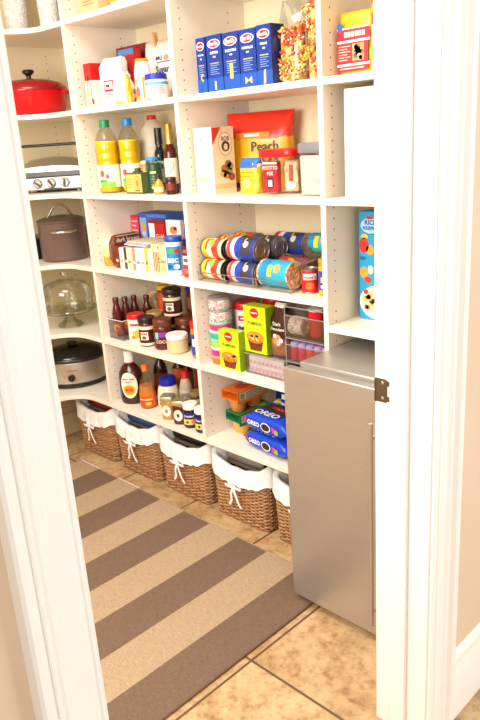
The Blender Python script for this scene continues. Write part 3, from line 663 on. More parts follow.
# ================================================================ S2 / shelf C : oils and vinegars
OIL = frosted('cooking_oil', '#ffd91a', 0.12, 0.12)
PET = clear('pet_plastic', '#f6f4ee', 0.9)
def oil(label, x, y, capc, r):
    k = r/0.048
    prof = [(0.042*k, 0.001), (0.047*k, 0.008), (0.048*k, 0.02), (0.048*k, 0.115), (0.0455*k, 0.122), (0.048*k, 0.13), (0.048*k, 0.15), (0.046*k, 0.156), (0.048*k, 0.162), (0.048*k, 0.185), (0.044*k, 0.21), (0.034*k, 0.235), (0.022*k, 0.252), (0.017, 0.258), (0.017, 0.268)]
    return bottle('oil_bottle', label, 'bottle', x, y, zC, prof, PET, (0.021, 0.258, 0.287), mat(capc, 0.35), [(0.048*k, 0.022, 0.112, mat('#e9ecd0', 0.5))],
        lambda g, F: (g.pol([(-0.03, 0.03), (-0.005, 0.035), (0.0, -0.01), (-0.03, -0.005)], mat('#f3f0f0'), F), g.ell(-0.018, 0.012, 0.010, 0.014, mat('#e2574a'), up(F)), g.rect(-0.032, 0.035, -0.045, -0.022, mat('#8cc63a'), F, 6), g.rect(0.008, 0.034, -0.014, 0.03, mat('#f1f1ea'), F, 4), bars(g, up(F), 0.012, 0.03, 0.024, 4, 0.009, mat('#7aa05a')), g.ell(0.004, 0.0, 0.006, 0.01, mat('#e03a2a'), up(up(F))), g.rect(-0.032, 0.0, -0.022, -0.012, mat('#3fae49'), up(F), 4)), fill=0.205, fillm=OIL, group='cooking oil bottles')
oil('cooking oil bottle with green cap and fruit label', -2.49, 1.737, '#0f9d62', 0.048)
oil('cooking oil bottle with blue cap', -2.402, 1.785, '#1d86d8', 0.044)
HD_ = frosted('milky_plastic', '#efe4cf', 0.28, 0.35)
bottle('vinegar_jug', 'translucent white vinegar jug with red cap behind the tins', 'jug', -2.392, 1.905, zC, [(0.055, 0.001), (0.058, 0.01), (0.058, 0.17), (0.056, 0.21), (0.046, 0.245), (0.03, 0.268), (0.02, 0.275), (0.017, 0.28)], HD_, (0.02, 0.277, 0.294), mat('#dd1f26'), fill=0.2, fillm=mat('#dcc37e', 0.3))
def art_tin(g, F, R, T):
    g.rect(-0.05, 0.05, 0.006, 0.074, mat('#d8b964', 0.4), F, 1); g.ell(0.024, 0.042, 0.022, 0.026, mat('#b48f3e'), up(F)); g.ell(0.024, 0.042, 0.019, 0.023, mat('#d8b964'), up(up(F))); g.ell(0.024, 0.04, 0.009, 0.013, mat('#a88238'), up(up(up(F)))); g.rect(0.006, 0.036, 0.01, 0.014, mat('#3c2c10'), up(F), 1); bars(g, up(F), -0.042, -0.008, 0.055, 4, 0.010, mat('#8f7434'))
    g.rect(0.004, 0.046, 0.006, 0.074, mat('#5d6638'), R, 1)
root = carton('oil_tin', 'square gold and green tin in front of the blue-capped oil', 'tin', -2.282, 1.70, zC, 0.108, 0.05, 0.080, mat('#4d5a35', 0.35), art_tin)
g = G(); g.lathe([(0.02, 0.080), (0.02, 0.084), (0.012, 0.085), (0.012, 0.096), (0, 0.096)], mat('#3a4a2a', 0.4), 16, (0.0, 0.025, 0)); g.build('spout', root)
def art_lbl(g, F): g.rect(-0.02, 0.02, 0.0, 0.03, W, F, 4)
jar('spice_jar', 'small glass jar with white label and red print between oil and tin', 'jar', -2.342, 1.81, zC, 0.02, 0.12, mat('#b98a3c', 0.2), mat('#d5cdbf', 0.3, 0.5), W, (0.3, 0.75), art=lambda g, F: (g.rect(-0.018, 0.012, 0.004, 0.014, RED, F, 4), g.rect(-0.018, 0.012, -0.018, -0.006, mat('#2a2a4a'), F, 4)), lidh=0.12)
jar('vinegar_jar', 'clear glass jar with blue lid behind the gold tin', 'jar', -2.258, 1.782, zC, 0.026, 0.134, clear('jar_glass', '#e8efe6', 1.0), mat('#2a8fdc'), None, contents=mat('#3f5138', 0.25), lidh=0.09, lidr=1.02)
can('oil_can', 'dark green round tin with gold lettering between gold tin and vinegar', -2.212, 1.752, zC, 0.0285, 0.112, [(0.03, 0.97, mat('#1d4a2b', 0.35))], 'z', art=lambda g, F: (g.rect(-0.012, 0.012, 0.018, 0.026, mat('#d8c98a'), F, 4), bars(g, F, -0.014, 0.016, 0.006, 5, 0.010, mat('#9fae78')), g.ell(0.0, -0.034, 0.01, 0.008, mat('#c9a94a'), F)), lid=mat('#3a4a35', 0.4, 0.4))
GB = mat('#16241a', 0.08); 
def wine(name, label, x, y, z, r, h, body, capm, lab, art=None, caph=0.22, group=None):
    return bottle(name, label, 'bottle', x, y, z, [(r*0.9, 0.001), (r, 0.006), (r, h*0.55), (r*0.85, h*0.64), (r*0.5, h*0.72), (r*0.42, h*0.8), (r*0.42, h*0.97)], body, (r*0.52, h*(1-caph), h), capm, lab, art, group=group)
def wine2(name, label, x, y, z, r, h, body, capm, lab, art=None, caph=0.3): 
    return bottle(name, label, 'bottle', x, y, z, [(r*0.9, 0.001), (r, 0.006), (r, h*0.52), (r*0.92, h*0.6), (r*0.6, h*0.68), (r*0.55, h*0.72), (r*0.55, h*0.97)], body, (r*0.68, h*(1-caph), h), capm, lab, art)
wine2('olive_oil_bottle', 'dark green bottle with wide black cap behind the green tin', -2.29, 1.85, zC, 0.0235, 0.242, GB, BLACK, [(0.0235, 0.03, 0.115, mat('#d8e3d0'))], lambda g, F: (g.rect(-0.016, 0.016, 0.012, 0.032, mat('#2f7a42'), F, 3), bars(g, F, -0.014, 0.014, 0.0, 3, 0.012, mat('#4f6a52'))), 0.26)
wine('dressing_bottle', 'slim dark bottle with silver cap between two taller bottles', -2.222, 1.855, zC, 0.022, 0.222, mat('#1d2b1c', 0.1), mat('#6d7f6a', 0.3, 0.5), [(0.022, 0.03, 0.11, mat('#e8e0d2'))], lambda g, F: g.rect(-0.012, 0.014, -0.02, 0.02, mat('#6c8a56'), F, 3), 0.14)
wine('red_vinegar_bottle', 'dark red vinegar bottle with gold neck at the front of shelf', -2.098, 1.745, zC, 0.0245, 0.25, mat('#4a100d', 0.08), GOLD, [(0.0245, 0.035, 0.128, mat('#efe4cf'))], lambda g, F: (g.ell(0, 0.02, 0.014, 0.02, mat('#c9a25a'), F), g.ell(0, 0.02, 0.011, 0.016, mat('#f3e8d2'), up(F)), bars(g, F, -0.014, 0.014, -0.008, 4, 0.010, mat('#8a5a3a')), g.rect(-0.02, 0.02, -0.044, -0.036, mat('#9a1c1c'), F, 4)), 0.3)
wine('vinegar_bottle', 'dark bottle with green and white label beside the shelf upright', -2.10, 1.87, zC, 0.024, 0.262, mat('#1c2418', 0.1), mat('#24402a', 0.3), [(0.024, 0.03, 0.14, mat('#e4ead8'))], lambda g, F: (g.rect(-0.016, 0.016, 0.015, 0.04, mat('#37913f'), F, 3), g.rect(-0.016, 0.016, -0.04, -0.02, mat('#b04a2a'), F, 3)))
bottle('sample_bottle', 'tiny golden oil bottle with black cap in front of the green tin', 'bottle', -2.142, 1.712, zC, [(0.017, 0.001), (0.019, 0.005), (0.019, 0.03), (0.013, 0.044), (0.007, 0.05), (0.007, 0.058)], mat('#d49a1c', 0.1), (0.0085, 0.055, 0.074), BLACK, [(0.019, 0.008, 0.027, mat('#efe2ae'))])
jar('caper_jar', 'small dark jar with red lid beside the tiny golden bottle', 'jar', -2.062, 1.705, zC, 0.02, 0.062, mat('#3a1a12', 0.15), mat('#43160f', 0.3), mat('#7a2018'), (0.3, 0.8))

# ================================================================ S2 / shelf D : packets
pouch('chip_bag', 'beige and orange bag standing beside the first shelf upright', 'bag', (-2.551, 1.765, zD), 0.042, 0.12, 0.128, mat('#f0cf92', 0.35), mf=lambda t, u: mat('#e8a23c', 0.35) if t < .3 and u > .5 else (mat('#f6ead2', 0.35) if t > .7 else mat('#f0cf92', 0.35)), crumple=0.003)
BRN = mat('#6a3216', 0.32)
t = thing('brown_sugar_bag', 'dark brown bag with pale script, first beside the packet row', 'bag', (-2.503, 1.785, zD))
g = G(); rings = []
for i in range(11):
    y = -0.08 + 0.165*i/10; s_ = {0: 0.55, 1: 0.95, 9: 0.8, 10: 0.12}.get(i, 1)
    rings.append([(-0.019*s_*math.copysign(abs(math.cos(a))**.5, math.cos(a)) + random.uniform(-.001, .001), y + random.uniform(-.002, .002), 0.069 + 0.066*s_*math.copysign(abs(math.sin(a))**.5, math.sin(a))) for a in [2*PI*j/20 for j in range(20)]])
g.loft(rings, BRN); RB = rightf(0.021); g.text('dark brown', 0.026, mat('#f3e3cf'), RB, 0.0, 0.112, 0.01); g.rect(-0.06, 0.055, 0.128, 0.132, mat('#d9b490'), RB, 2); g.rect(-0.012, 0.012, 0.03, 0.1, mat('#8a5a3a'), front(-0.079), 2)
g.build('wrapper', t, sharp=75)
PK = [('#7a1c22', 'dark red', .030, .092), ('#f1ece2', 'white', .030, .088), ('#3f4038', 'charcoal', .022, .090), ('#efe0c0', 'cream', .036, .092), ('#e98f6a', 'salmon', .020, .086), ('#eef0f6', 'pale blue', .036, .094), ('#f5efe4', 'ivory', .03, .096), ('#efc21d', 'yellow', .018, .100), ('#eee2d2', 'off-white', .034, .095)]
x = -2.478
for i, (c, nm, wd, h) in enumerate(PK):
    def art(g, F, R, T, wd=wd, h=h, i=i):
        cc = ['#f0c9a0', '#c9a24a', '#d8d0c0', '#7aa04a', '#f6e6d8', '#6a86c8', '#b8a07a', '#c84a2a', '#c9b49a'][i]
        g.rect(-wd*.3, wd*.3, h*.3, h*.42, mat(cc), F, 1)
        bars(g, F, -wd*.3, wd*.3, h*.16, 2, .008, mat('#8a7a6a'))
    carton('mix_packet', nm + ' seasoning packet standing on edge in the packet row', 'packet', x + wd/2, 1.705 + random.uniform(0, .006), zD, wd - 0.002, 0.125, h, mat(c), art, group='packets in a row on the middle shelf', rz=0.0)
    x += wd
def art_cho(g, F, R, T):
    for k in range(5): g.rect(-0.043 + k*0.010, -0.038 + k*0.010, 0.006, 0.085, mat('#d0442a'), F, 1)
    g.text('Choc', 0.024, mat('#b5121a'), F, 0.022, 0.052, 0.016); g.rect(0.006, 0.04, 0.012, 0.03, mat('#e8b36a'), F, 1); g.pol([(-0.004, 0.1), (0.006, 0.1), (0.001, 0.112)], RED, F)
carton('mix_packet', 'cream packet with red stripes and red lettering at end of packet row', 'packet', -2.186, 1.71, zD, 0.088, 0.1, 0.116, mat('#f4d9a6'), art_cho, group='packets in a row on the middle shelf')
# bunch lying on the packets
for i, (c, nm) in enumerate((('#c9c2d8', 'lilac'), ('#a7b6c9', 'grey blue'), ('#d9c6a6', 'tan'))):
    carton('flat_packet', nm + ' flat packet lying on top of the packet row', 'packet', -2.335 + 0.012*i, 1.708 + 0.003*i, zD + 0.1005 + 0.0063*i, 0.15, 0.11, 0.006, mat(c), rz=0.05*i - 0.05)
BLU = mat('#1d56b8', 0.35)
def art_can(g, F):
    g.rect(-0.028, 0.034, -0.045, 0.048, mat('#1f86cf'), F, 8)
    g.text('BISC', 0.022, W, up(F), 0.0, -0.006, 0.03); g.ell(-0.006, 0.03, 0.014, 0.010, mat('#3aa84a'), up(F)); g.ell(0.016, 0.03, 0.010, 0.010, mat('#e0352a'), up(F)); g.ell(0.014, -0.03, 0.012, 0.010, W, up(F)); g.ell(-0.012, -0.03, 0.01, 0.008, mat('#0f4f9a'), up(F))
jar('bread_crumb_canister', 'blue cardboard canister with dark blue lid beside the packet row', 'canister', -2.102, 1.722, zD, 0.0335, 0.153, W, mat('#1a4fae', 0.3), mat('#e9f1f6'), (0.04, 0.98), lidh=0.13, lidr=1.03, art=art_can, neck=1.0)
def art_b1(g, F, R, T): g.rect(-0.028, 0.028, 0.02, 0.19, mat('#e23a5a'), F, 1); bars(g, up(F), -0.02, 0.02, 0.17, 6, 0.02, mat('#f6d5da'), 0.006)
carton('snack_box', 'narrow pink and red box at the back beside the blue box', 'box', -2.545, 1.877, zD, 0.056, 0.1, 0.198, mat('#d81e3a'), art_b1)
def art_b2(g, F, R, T): g.rect(-0.09, -0.045, 0.03, 0.19, mat('#7fb6e8'), F, 1); g.ell(-0.066, 0.15, 0.014, 0.02, mat('#e8a63a'), up(F)); g.ell(-0.066, 0.12, 0.014, 0.012, mat('#d8d3ee'), up(F)); g.text('- - - -', 0.03, W, F, 0.02, 0.165); g.rect(-0.04, 0.09, 0.193, 0.205, mat('#4f86dc'), F, 1)
carton('snack_box', 'large blue box standing at the back of the packet shelf', 'box', -2.420, 1.880, zD, 0.188, 0.1, 0.21, mat('#2a63c8'), art_b2)
def art_rw(g, F, R, T): g.rect(-0.05, -0.012, 0.0, 0.175, W, F, 1); g.text('Gold', 0.026, W, F, 0.02, 0.12); g.rect(-0.008, 0.045, 0.09, 0.1, W, F, 1); g.rect(-0.05, 0.05, 0.175, 0.185, mat('#7a1010'), F, 1)
carton('baking_box', 'red and white baking mix box in front of the blue box', 'box', -2.35, 1.842, zD, 0.105, 0.034, 0.188, mat('#b8161c'), art_rw)
def art_card(g, F, R, T): g.ell(0.0, 0.155, 0.022, 0.016, mat('#e0823a'), F); g.ell(0.012, 0.162, 0.010, 0.008, mat('#3a2a5a'), up(F)); g.rect(-0.03, 0.02, 0.125, 0.132, mat('#b8121a'), F, 1)
carton('mix_packet', 'white packet with a food picture leaning behind the blue canister', 'packet', -2.218, 1.825, zD, 0.085, 0.02, 0.195, W, art_card, rz=0.05)
pouch('snack_bag', 'shiny blue bag wedged behind the blue canister', 'bag', (-2.09, 1.83, zD), 0.09, 0.05, 0.165, mat('#2148c4', 0.22), crumple=0.005)
carton('snack_box', 'purple box lying low behind the red and white box', 'box', -2.150, 1.80, zD, 0.03, 0.03, 0.125, mat('#8a63c0'))
for i, (c, lb, zz, h) in enumerate((('#c42a22', 'red box at the bottom of the stack beside the shelf upright', 0, 0.048), ('#e9ddd8', 'white box in the stack between two dark boxes', 0.0485, 0.034), ('#5a1c22', 'dark maroon box topping the stack beside the shelf upright', 0.083, 0.034))):
    def art(g, F, R, T, h=h, i=i): g.rect(-0.026, 0.026, h*.3, h*.7, mat(['#e86a5a', '#7a4a52', '#a8525a'][i]), F, 1)
    carton('gelatin_box', lb, 'box', -2.005, 1.708, zD + zz, 0.062, 0.075, h, mat(c), art, group='small boxes stacked beside the upright')

# ================================================================ S2 / shelf E : syrups and spreads
def open_bin(name, label, x, y, z, wd, d, h, mt=PLASTIC, th=0.0025, rz=0, handle=False):
    root = thing(name, label, 'bin', (x, y, z), rz)
    g = G(); a, b = wd/2, d/2
    g.box((-a, -b, 0.0), (a, b, th), mt); g.box((-a, -b, th), (a, -b+th, h), mt); g.box((-a, b-th, th), (a, b, h), mt); g.box((-a, -b+th, th), (-a+th, b-th, h), mt); g.box((a-th, -b+th, th), (a, b-th, h), mt); g.build('tray', root)
    g = G(); g.tube([(-a, -b, h), (a, -b, h), (a, b, h), (-a, b, h)], 0.0022, mat('#d8d6d2', 0.2), 5, True); g.tube([(-a, -b, .002), (a, -b, .002), (a, b, .002), (-a, b, .002)], 0.0018, mat('#8c8680', 0.3), 5, True); g.build('rim', root)
    return root
open_bin('clear_bin', 'clear plastic bin holding the chocolate syrup bottles', -2.522, 1.795, zE, 0.105, 0.2, 0.088)
SYR = mat('#561c14', 0.15)
def syrup(label, x, y, labc, r=0.022, h=0.165):
    bottle('syrup_bottle', label, 'bottle', x, y, zE + 0.003, [(r*0.9, 0), (r, 0.005), (r, h*0.42), (r*0.86, h*0.5), (r*0.92, h*0.58), (r*0.6, h*0.78), (r*0.42, h*0.86), (r*0.42, h*0.9)], SYR, (r*0.56, h*0.87, h), mat('#5d1a14', 0.3), [(r, h*0.08, h*0.40, mat(labc))], lambda g, F: (g.ell(0, 0.004, r*0.6, h*0.09, mat('#f0b23a'), F), g.ell(0.003, 0.0, r*0.35, h*0.05, mat('#d8301f'), up(F))), group='syrup bottles in the clear bin')
syrup('chocolate syrup bottle with round red label, first in the clear bin', -2.546, 1.727, '#b3241c', 0.0245, 0.178)
syrup('chocolate syrup bottle standing second in the clear bin', -2.548, 1.778, '#9c1f1a', 0.0225, 0.172)
syrup('syrup bottle with orange label in the clear bin', -2.548, 1.828, '#f0941c', 0.0225, 0.168)
syrup('dark syrup bottle at the back of the clear bin', -2.500, 1.862, '#5a1812', 0.0245, 0.168)
def art_nuts(g, F): g.ell(0.006, -0.018, 0.018, 0.018, mat('#f0b52a'), F); g.ell(-0.008, -0.03, 0.01, 0.008, mat('#d8862a'), up(F)); g.rect(-0.02, 0.02, 0.02, 0.03, mat('#c83a4a'), F, 5)
jar('nut_canister', 'white canister with red lid and picture of nuts beside the syrup', 'canister', -2.424, 1.738, zE, 0.037, 0.123, mat('#f2e9df'), mat('#d0141c', 0.3), mat('#efe4d8'), (0.1, 0.95), 0.16, 1.04, art=art_nuts, neck=1.0)
NUT = mat('#4e2411', 0.14)
def art_nut(g, F): g.rect(-0.022, 0.012, -0.016, 0.018, W, F, 5); g.ell(-0.006, -0.006, 0.010, 0.008, mat('#8a4a22'), up(F)); g.rect(-0.02, 0.008, 0.008, 0.014, mat('#b01c1c'), up(F), 4)
def swirl(r): return mat('#e8d6bb', 0.3)
def spread(label, x, y, z, r, h, lid='#221a16', art=art_nut, body=NUT, bands=((0.72, 0.86), (0.06, 0.16))):
    t = jar('spread_jar', label, 'jar', x, y, z, r, h, body, mat(lid, 0.4), None, (0.2, 0.7), 0.17, 1.03, art=art, group='spread jars on the syrup shelf')
    g = G(); hb = h*0.83; N = 28
    for b0_, b1_ in bands: g.lathe([(r + 0.0003, hb*b0_), (r + 0.0003, hb*b1_)], mat('#eadcc6', 0.3), N)
    g.build('swirl_band', t)
    return t
spread('chocolate hazelnut swirl jar with black lid in the front row', -2.33, 1.722, zE, 0.036, 0.125)
def art_coco(g, F): g.rect(-0.026, 0.026, 0.006, 0.026, mat('#8e2fa8'), F, 6); g.rect(-0.026, -0.012, -0.002, 0.026, mat('#7fd6c8'), up(F), 4); g.text('COCO', 0.018, mat('#f2dcd2'), F, 0.002, -0.014, 0.02)
jar('cocoa_jar', 'brown jar with purple label and brown lid in the front row', 'jar', -2.235, 1.732, zE, 0.04, 0.128, mat('#5a1f10', 0.2), mat('#6a3018', 0.35), None, (0.15, 0.85), 0.22, 1.0, art=art_coco)
jar('frosting_tub', 'low cream tub with white lid at the front of the syrup shelf', 'tub', -2.140, 1.727, zE, 0.043, 0.078, mat('#d9b27e', 0.3), mat('#f4f0ea', 0.35), mat('#e3c090'), (0.1, 0.9), 0.22, 1.05, neck=1.0)
jar('peanut_butter_jar', 'peanut butter jar with red lid and blue label beside the upright', 'jar', -2.006, 1.735, zE, 0.036, 0.15, mat('#c0792c', 0.25), mat('#d4141c', 0.35), mat('#1f3fae'), (0.12, 0.80), 0.17, 1.0, art=lambda g, F: (g.rect(-0.03, 0.03, -0.006, 0.024, W, F, 6), g.text('JIF', 0.022, mat('#1f3fae'), up(F), 0, 0.008, 0.03)))
# second row and what is stacked on it
jar('nut_butter_jar', 'dark jar with tan lid behind the red-lidded canister', 'jar', -2.395, 1.822, zE, 0.038, 0.118, mat('#6a3a1c', 0.25), mat('#c9a45a', 0.35), mat('#b98a4a'), (0.2, 0.8), 0.2, 1.02)
B1 = spread('black-lidded jar behind the front swirl jar, carrying another jar', -2.305, 1.812, zE, 0.038, 0.108)
jar('fudge_jar', 'brown-lidded jar with green and red label behind the cocoa jar', 'jar', -2.195, 1.822, zE, 0.041, 0.118, mat('#4a1d10', 0.2), mat('#6b2f16', 0.35), mat('#2f6a2a'), (0.15, 0.6), 0.22, 1.02, art=lambda g, F: g.rect(-0.02, 0.022, -0.012, 0.012, mat('#d02a1c'), F, 5))
spread('chocolate hazelnut swirl jar with black lid stacked on other jars', -2.257, 1.815, zE + 0.1185, 0.040, 0.118)
jar('spread_jar', 'dark jar with blue lid stacked at the back beside the upright', 'jar', -2.215, 1.905, zE + 0.12, 0.036, 0.115, mat('#5a2c18', 0.2), mat('#1e2f9c', 0.35), mat('#7b5040'), (0.2, 0.75), 0.18, 1.02)
jar('spread_jar', 'dark jar underneath the blue-lidded jar at the back', 'jar', -2.215, 1.912, zE, 0.038, 0.12, NUT, mat('#6b2f16', 0.35), None, (0.2, 0.7), 0.17)
jar('marshmallow_tub', 'tall jar with white lid behind the peanut butter', 'jar', -2.115, 1.868, zE, 0.03, 0.165, mat('#d8cdbd', 0.3), W, None, lidh=0.28)
t = jar('candy_bottle', 'tall bottle with yellow and pink cap at the back of spreads', 'bottle', -2.432, 1.91, zE, 0.028, 0.215, mat('#5b2214', 0.25), mat('#f0c21c'), mat('#d8522a'), (0.55, 0.95), 0.09)
jar('candy_bottle', 'tall bottle with magenta cap at the back of spreads', 'bottle', -2.368, 1.915, zE, 0.024, 0.212, mat('#6a2a18', 0.25), mat('#c0268a'), mat('#e8912a'), (0.55, 0.95), 0.09)
t = thing('cone_stack', 'stack of cream ice cream cones leaning behind the jars', 'cones', (-2.515, 1.925, zE), 0.1)
g = G(); CN = mat('#ecd29a', 0.7)
for k in range(7): g.lathe([(0.012, 0), (0.02, 0.05), (0.026, 0.052), (0.027, 0.058), (0.024, 0.058)], CN, 16, (-0.004*k, 0, 0.018*k))
g.build('cones', t)

# ================================================================ S2 / shelf F : sauces
BBQ = mat('#3d140d', 0.12)
def art_bbq(g, F):
    mp = up(F)
    g.ell(0, 0.018, 0.041, 0.062, W, F, 32); g.ell(0, 0.018, 0.037, 0.058, mat('#efe7dc'), mp, 32); m2 = up(mp)
    g.text("Sweet Baby", 0.013, mat('#4a3a3a'), m2, 0, 0.048, 0.01); g.text("Ray's", 0.013, mat('#4a3a3a'), m2, 0, 0.034, 0.01)
    g.ell(0, -0.004, 0.028, 0.025, mat('#f2ba14'), m2, 28); m3 = up(m2); g.ell(0, -0.004, 0.021, 0.018, mat('#e0831a'), m3, 28); m4 = up(m3); g.text('SAUCE', 0.011, mat('#5a1f0c'), m4, 0, -0.004, 0.02)
r = 0.056
def flat_bottle(): pass
t = bottle('barbecue_bottle', 'large dark barbecue sauce bottle with white cap and round label', 'bottle', -2.515, 1.74, zF, [(r*0.9, 0.001), (r, 0.012), (r, 0.125), (r*0.95, 0.145), (r*0.72, 0.17), (r*0.45, 0.186), (r*0.36, 0.192), (r*0.36, 0.2)], BBQ, (0.0225, 0.196, 0.247), W, [(r, 0.03, 0.031, BBQ)], None, sx=1, sy=0.72, rz=0.62)
g = G()
def bqf(x, y):
    a = -PI/2 + x/r; return ((r + 0.0012)*math.cos(a), 0.72*(r + 0.0012)*math.sin(a) - 0.0006, 0.075 + y)
art_bbq(g, bqf); g.build('label', t)
g = G(); g.lathe([(0.0205, 0.190), (0.0215, 0.196)], RED, 24); g.build('tamper_ring', t)
def art_fr(g, F): g.rect(-0.034, 0.034, 0.004, 0.03, mat('#f07a1a'), F, 8); g.rect(-0.034, 0.034, -0.03, -0.004, mat('#e2461a'), F, 8); g.text("FRANK'S", 0.0145, mat('#c01818'), up(F), 0, 0.012, 0.03, 0.12); g.rect(-0.03, 0.03, -0.001, 0.003, W, up(F), 6); g.ell(0.01, -0.018, 0.014, 0.008, mat('#f8c23a'), up(F))
bottle('wing_sauce_bottle', 'clear sauce bottle with orange cap and orange label beside the barbecue sauce', 'bottle', -2.405, 1.742, zF, [(0.031, 0.001), (0.036, 0.008), (0.036, 0.085), (0.034, 0.1), (0.022, 0.14), (0.014, 0.165), (0.013, 0.175)], PET, (0.0155, 0.172, 0.2), mat('#ef7f12'), [(0.036, 0.012, 0.078, mat('#f2702a'))], art_fr, fill=0.105, fillm=mat('#e0904a', 0.3))
bottle('mayonnaise_jar', 'mayonnaise jar with bright blue lid and yellow label', 'jar', -2.315, 1.792, zF, [(0.044, 0.001), (0.049, 0.01), (0.05, 0.03), (0.048, 0.085), (0.042, 0.105), (0.035, 0.113)], mat('#f1e7c4', 0.2), (0.0375, 0.112, 0.147), mat('#1527b0', 0.35), [(0.0502, 0.022, 0.07, mat('#f0e6ca'))], lambda g, F: (g.rect(-0.04, 0.04, -0.022, 0.0, mat('#f2c81e'), F, 8), g.rect(-0.036, 0.036, -0.016, -0.005, mat('#2a5ac0'), up(F), 8)))
def square_jar(label, x, y, body, tint):
    root = thing('mustard_jar', label, 'jar', (x, y, zF), 0.5, 'square jars with gold lids')
    g = G(); a = 0.026
    g.loft([SE(k*a, k*a, z, 24, 0.45) for k, z in ((0.9, 0.0), (1, 0.006), (1, 0.07), (0.9, 0.082), (0.8, 0.085))], mat(body, 0.12)); g.build('body', root, sharp=60)
    g = G(); g.loft([SE(0.0295*k, 0.0295*k, z, 24, 0.3) for k, z in ((0.96, 0.084), (1, 0.086), (1, 0.102), (0.94, 0.105))], mat('#d9cf9e', 0.25, 0.7)); g.build('lid', root, sharp=50)
    g = G(); F = front(-a - 0.0008); F2 = lambda x_, y_: (a + 0.0015, x_, y_)
    for mp, nm in ((front(-a - 0.0004), 'front_label'), (rightf(a + 0.0004), 'side_label')):
        g = G()
        g.ell(0, 0.042, 0.020, 0.025, W, mp); g.ell(0, 0.042, 0.017, 0.022, mat('#c9c2b4'), up(mp)); g.ell(0, 0.042, 0.0155, 0.0205, mat('#f2efe8'), up(up(mp))); g.ell(0, 0.042, 0.007, 0.009, mat(tint), up(up(up(mp)))); g.build(nm, root)
square_jar('square jar of golden mustard with gold lid and round white label', -2.222, 1.712, '#c48a3c', '#7a8a5a')
square_jar('square jar of dark red preserve with gold lid and white label', -2.142, 1.709, '#5a1c10', '#4a4a4a')
def art_jam(g, F): g.rect(-0.032, 0.032, 0.0, 0.028, mat('#23247a'), F, 8); g.text("Smucker's", 0.0125, W, up(F), 0, 0.014, 0.02); g.rect(-0.032, 0.032, -0.024, 0.0, mat('#e9d44a'), F, 8); g.ell(0.014, -0.012, 0.008, 0.009, mat('#e88a1c'), up(F)); g.ell(-0.010, -0.012, 0.006, 0.006, mat('#5a2a7a'), up(F))
def jam(label, x, y): jar('jam_jar', label, 'jar', x, y, zF, 0.0315, 0.103, mat('#231018', 0.1), W, mat('#23247a'), (0.15, 0.85), 0.2, 1.0, art=art_jam, group='jam jars with white lids')
jam('white-lidded jam jar with blue and yellow label next to the red preserve', -2.078, 1.712)
jam('white-lidded jam jar with blue and yellow label against the shelf upright', -2.002, 1.708)
wine('soy_sauce_bottle', 'brown sauce bottle with pale cap behind the wing sauce', -2.465, 1.872, zF, 0.032, 0.24, mat('#2a0f0a', 0.1), mat('#e8dcc8'), [(0.032, 0.03, 0.12, mat('#6a2a18'))])
wine('hot_sauce_bottle', 'slim dark bottle with orange and black label at the back', -2.37, 1.905, zF, 0.028, 0.245, mat('#3a120c', 0.1), mat('#2a1a14'), [(0.028, 0.05, 0.15, mat('#c05a24'))])
wine('worcestershire_bottle', 'black capped dark bottle behind the mayonnaise', -2.318, 1.91, zF, 0.026, 0.225, mat('#1f100c', 0.1), BLACK, [(0.026, 0.05, 0.14, mat('#7a3a1c'))])
bottle('ketchup_bottle', 'red ketchup bottle with pointed cap behind the mayonnaise', 'bottle', -2.232, 1.825, zF, [(0.026, 0.001), (0.029, 0.01), (0.029, 0.1), (0.024, 0.13), (0.016, 0.15)], mat('#c2b49a', 0.2), (0.017, 0.148, 0.185), mat('#d5131a'), [(0.0295, 0.03, 0.1, mat('#d8c8b8'))], lambda g, F: (g.rect(-0.02, 0.02, 0.0, 0.02, mat('#8a8a80'), F, 5), bars(g, F, -0.018, 0.018, -0.01, 3, 0.009, mat('#6a5a4a'))))
bottle('ketchup_bottle', 'second red squeeze bottle tucked behind the spice jars', 'bottle', -2.205, 1.90, zF, [(0.026, 0.001), (0.029, 0.01), (0.029, 0.13), (0.024, 0.16), (0.016, 0.18)], mat('#b3121a', 0.25), (0.018, 0.178, 0.21), mat('#e01a20'))
jar('spice_jar', 'small spice jar with tan lid behind the preserve jar', 'jar', -2.148, 1.805, zF, 0.024, 0.112, mat('#6b4a2c', 0.25), mat('#a5814a', 0.4), mat('#e8dcc0'), (0.35, 0.85), 0.16)
t = open_bin('clear_bin', 'small clear bin of spice packets at the back of sauces', -2.09, 1.90, zF + 0.0, 0.12, 0.1, 0.15)
carton('mix_packet', 'brown packet in the small clear bin behind the jam', 'packet', -2.09, 1.868, zF + 0.003, 0.08, 0.03, 0.135, mat('#8a4a2a'), lambda g, F, R, T: g.rect(-0.03, 0.03, 0.08, 0.11, mat('#c9c2ba'), F, 1), rz=0)
jar('spice_jar', 'dark little jar with blue cap behind the jam jars', 'jar', -2.062, 1.80, zF, 0.022, 0.098, mat('#2a1a14', 0.2), mat('#2a63b0', 0.4), mat('#3c3a34'), (0.2, 0.8), 0.14)

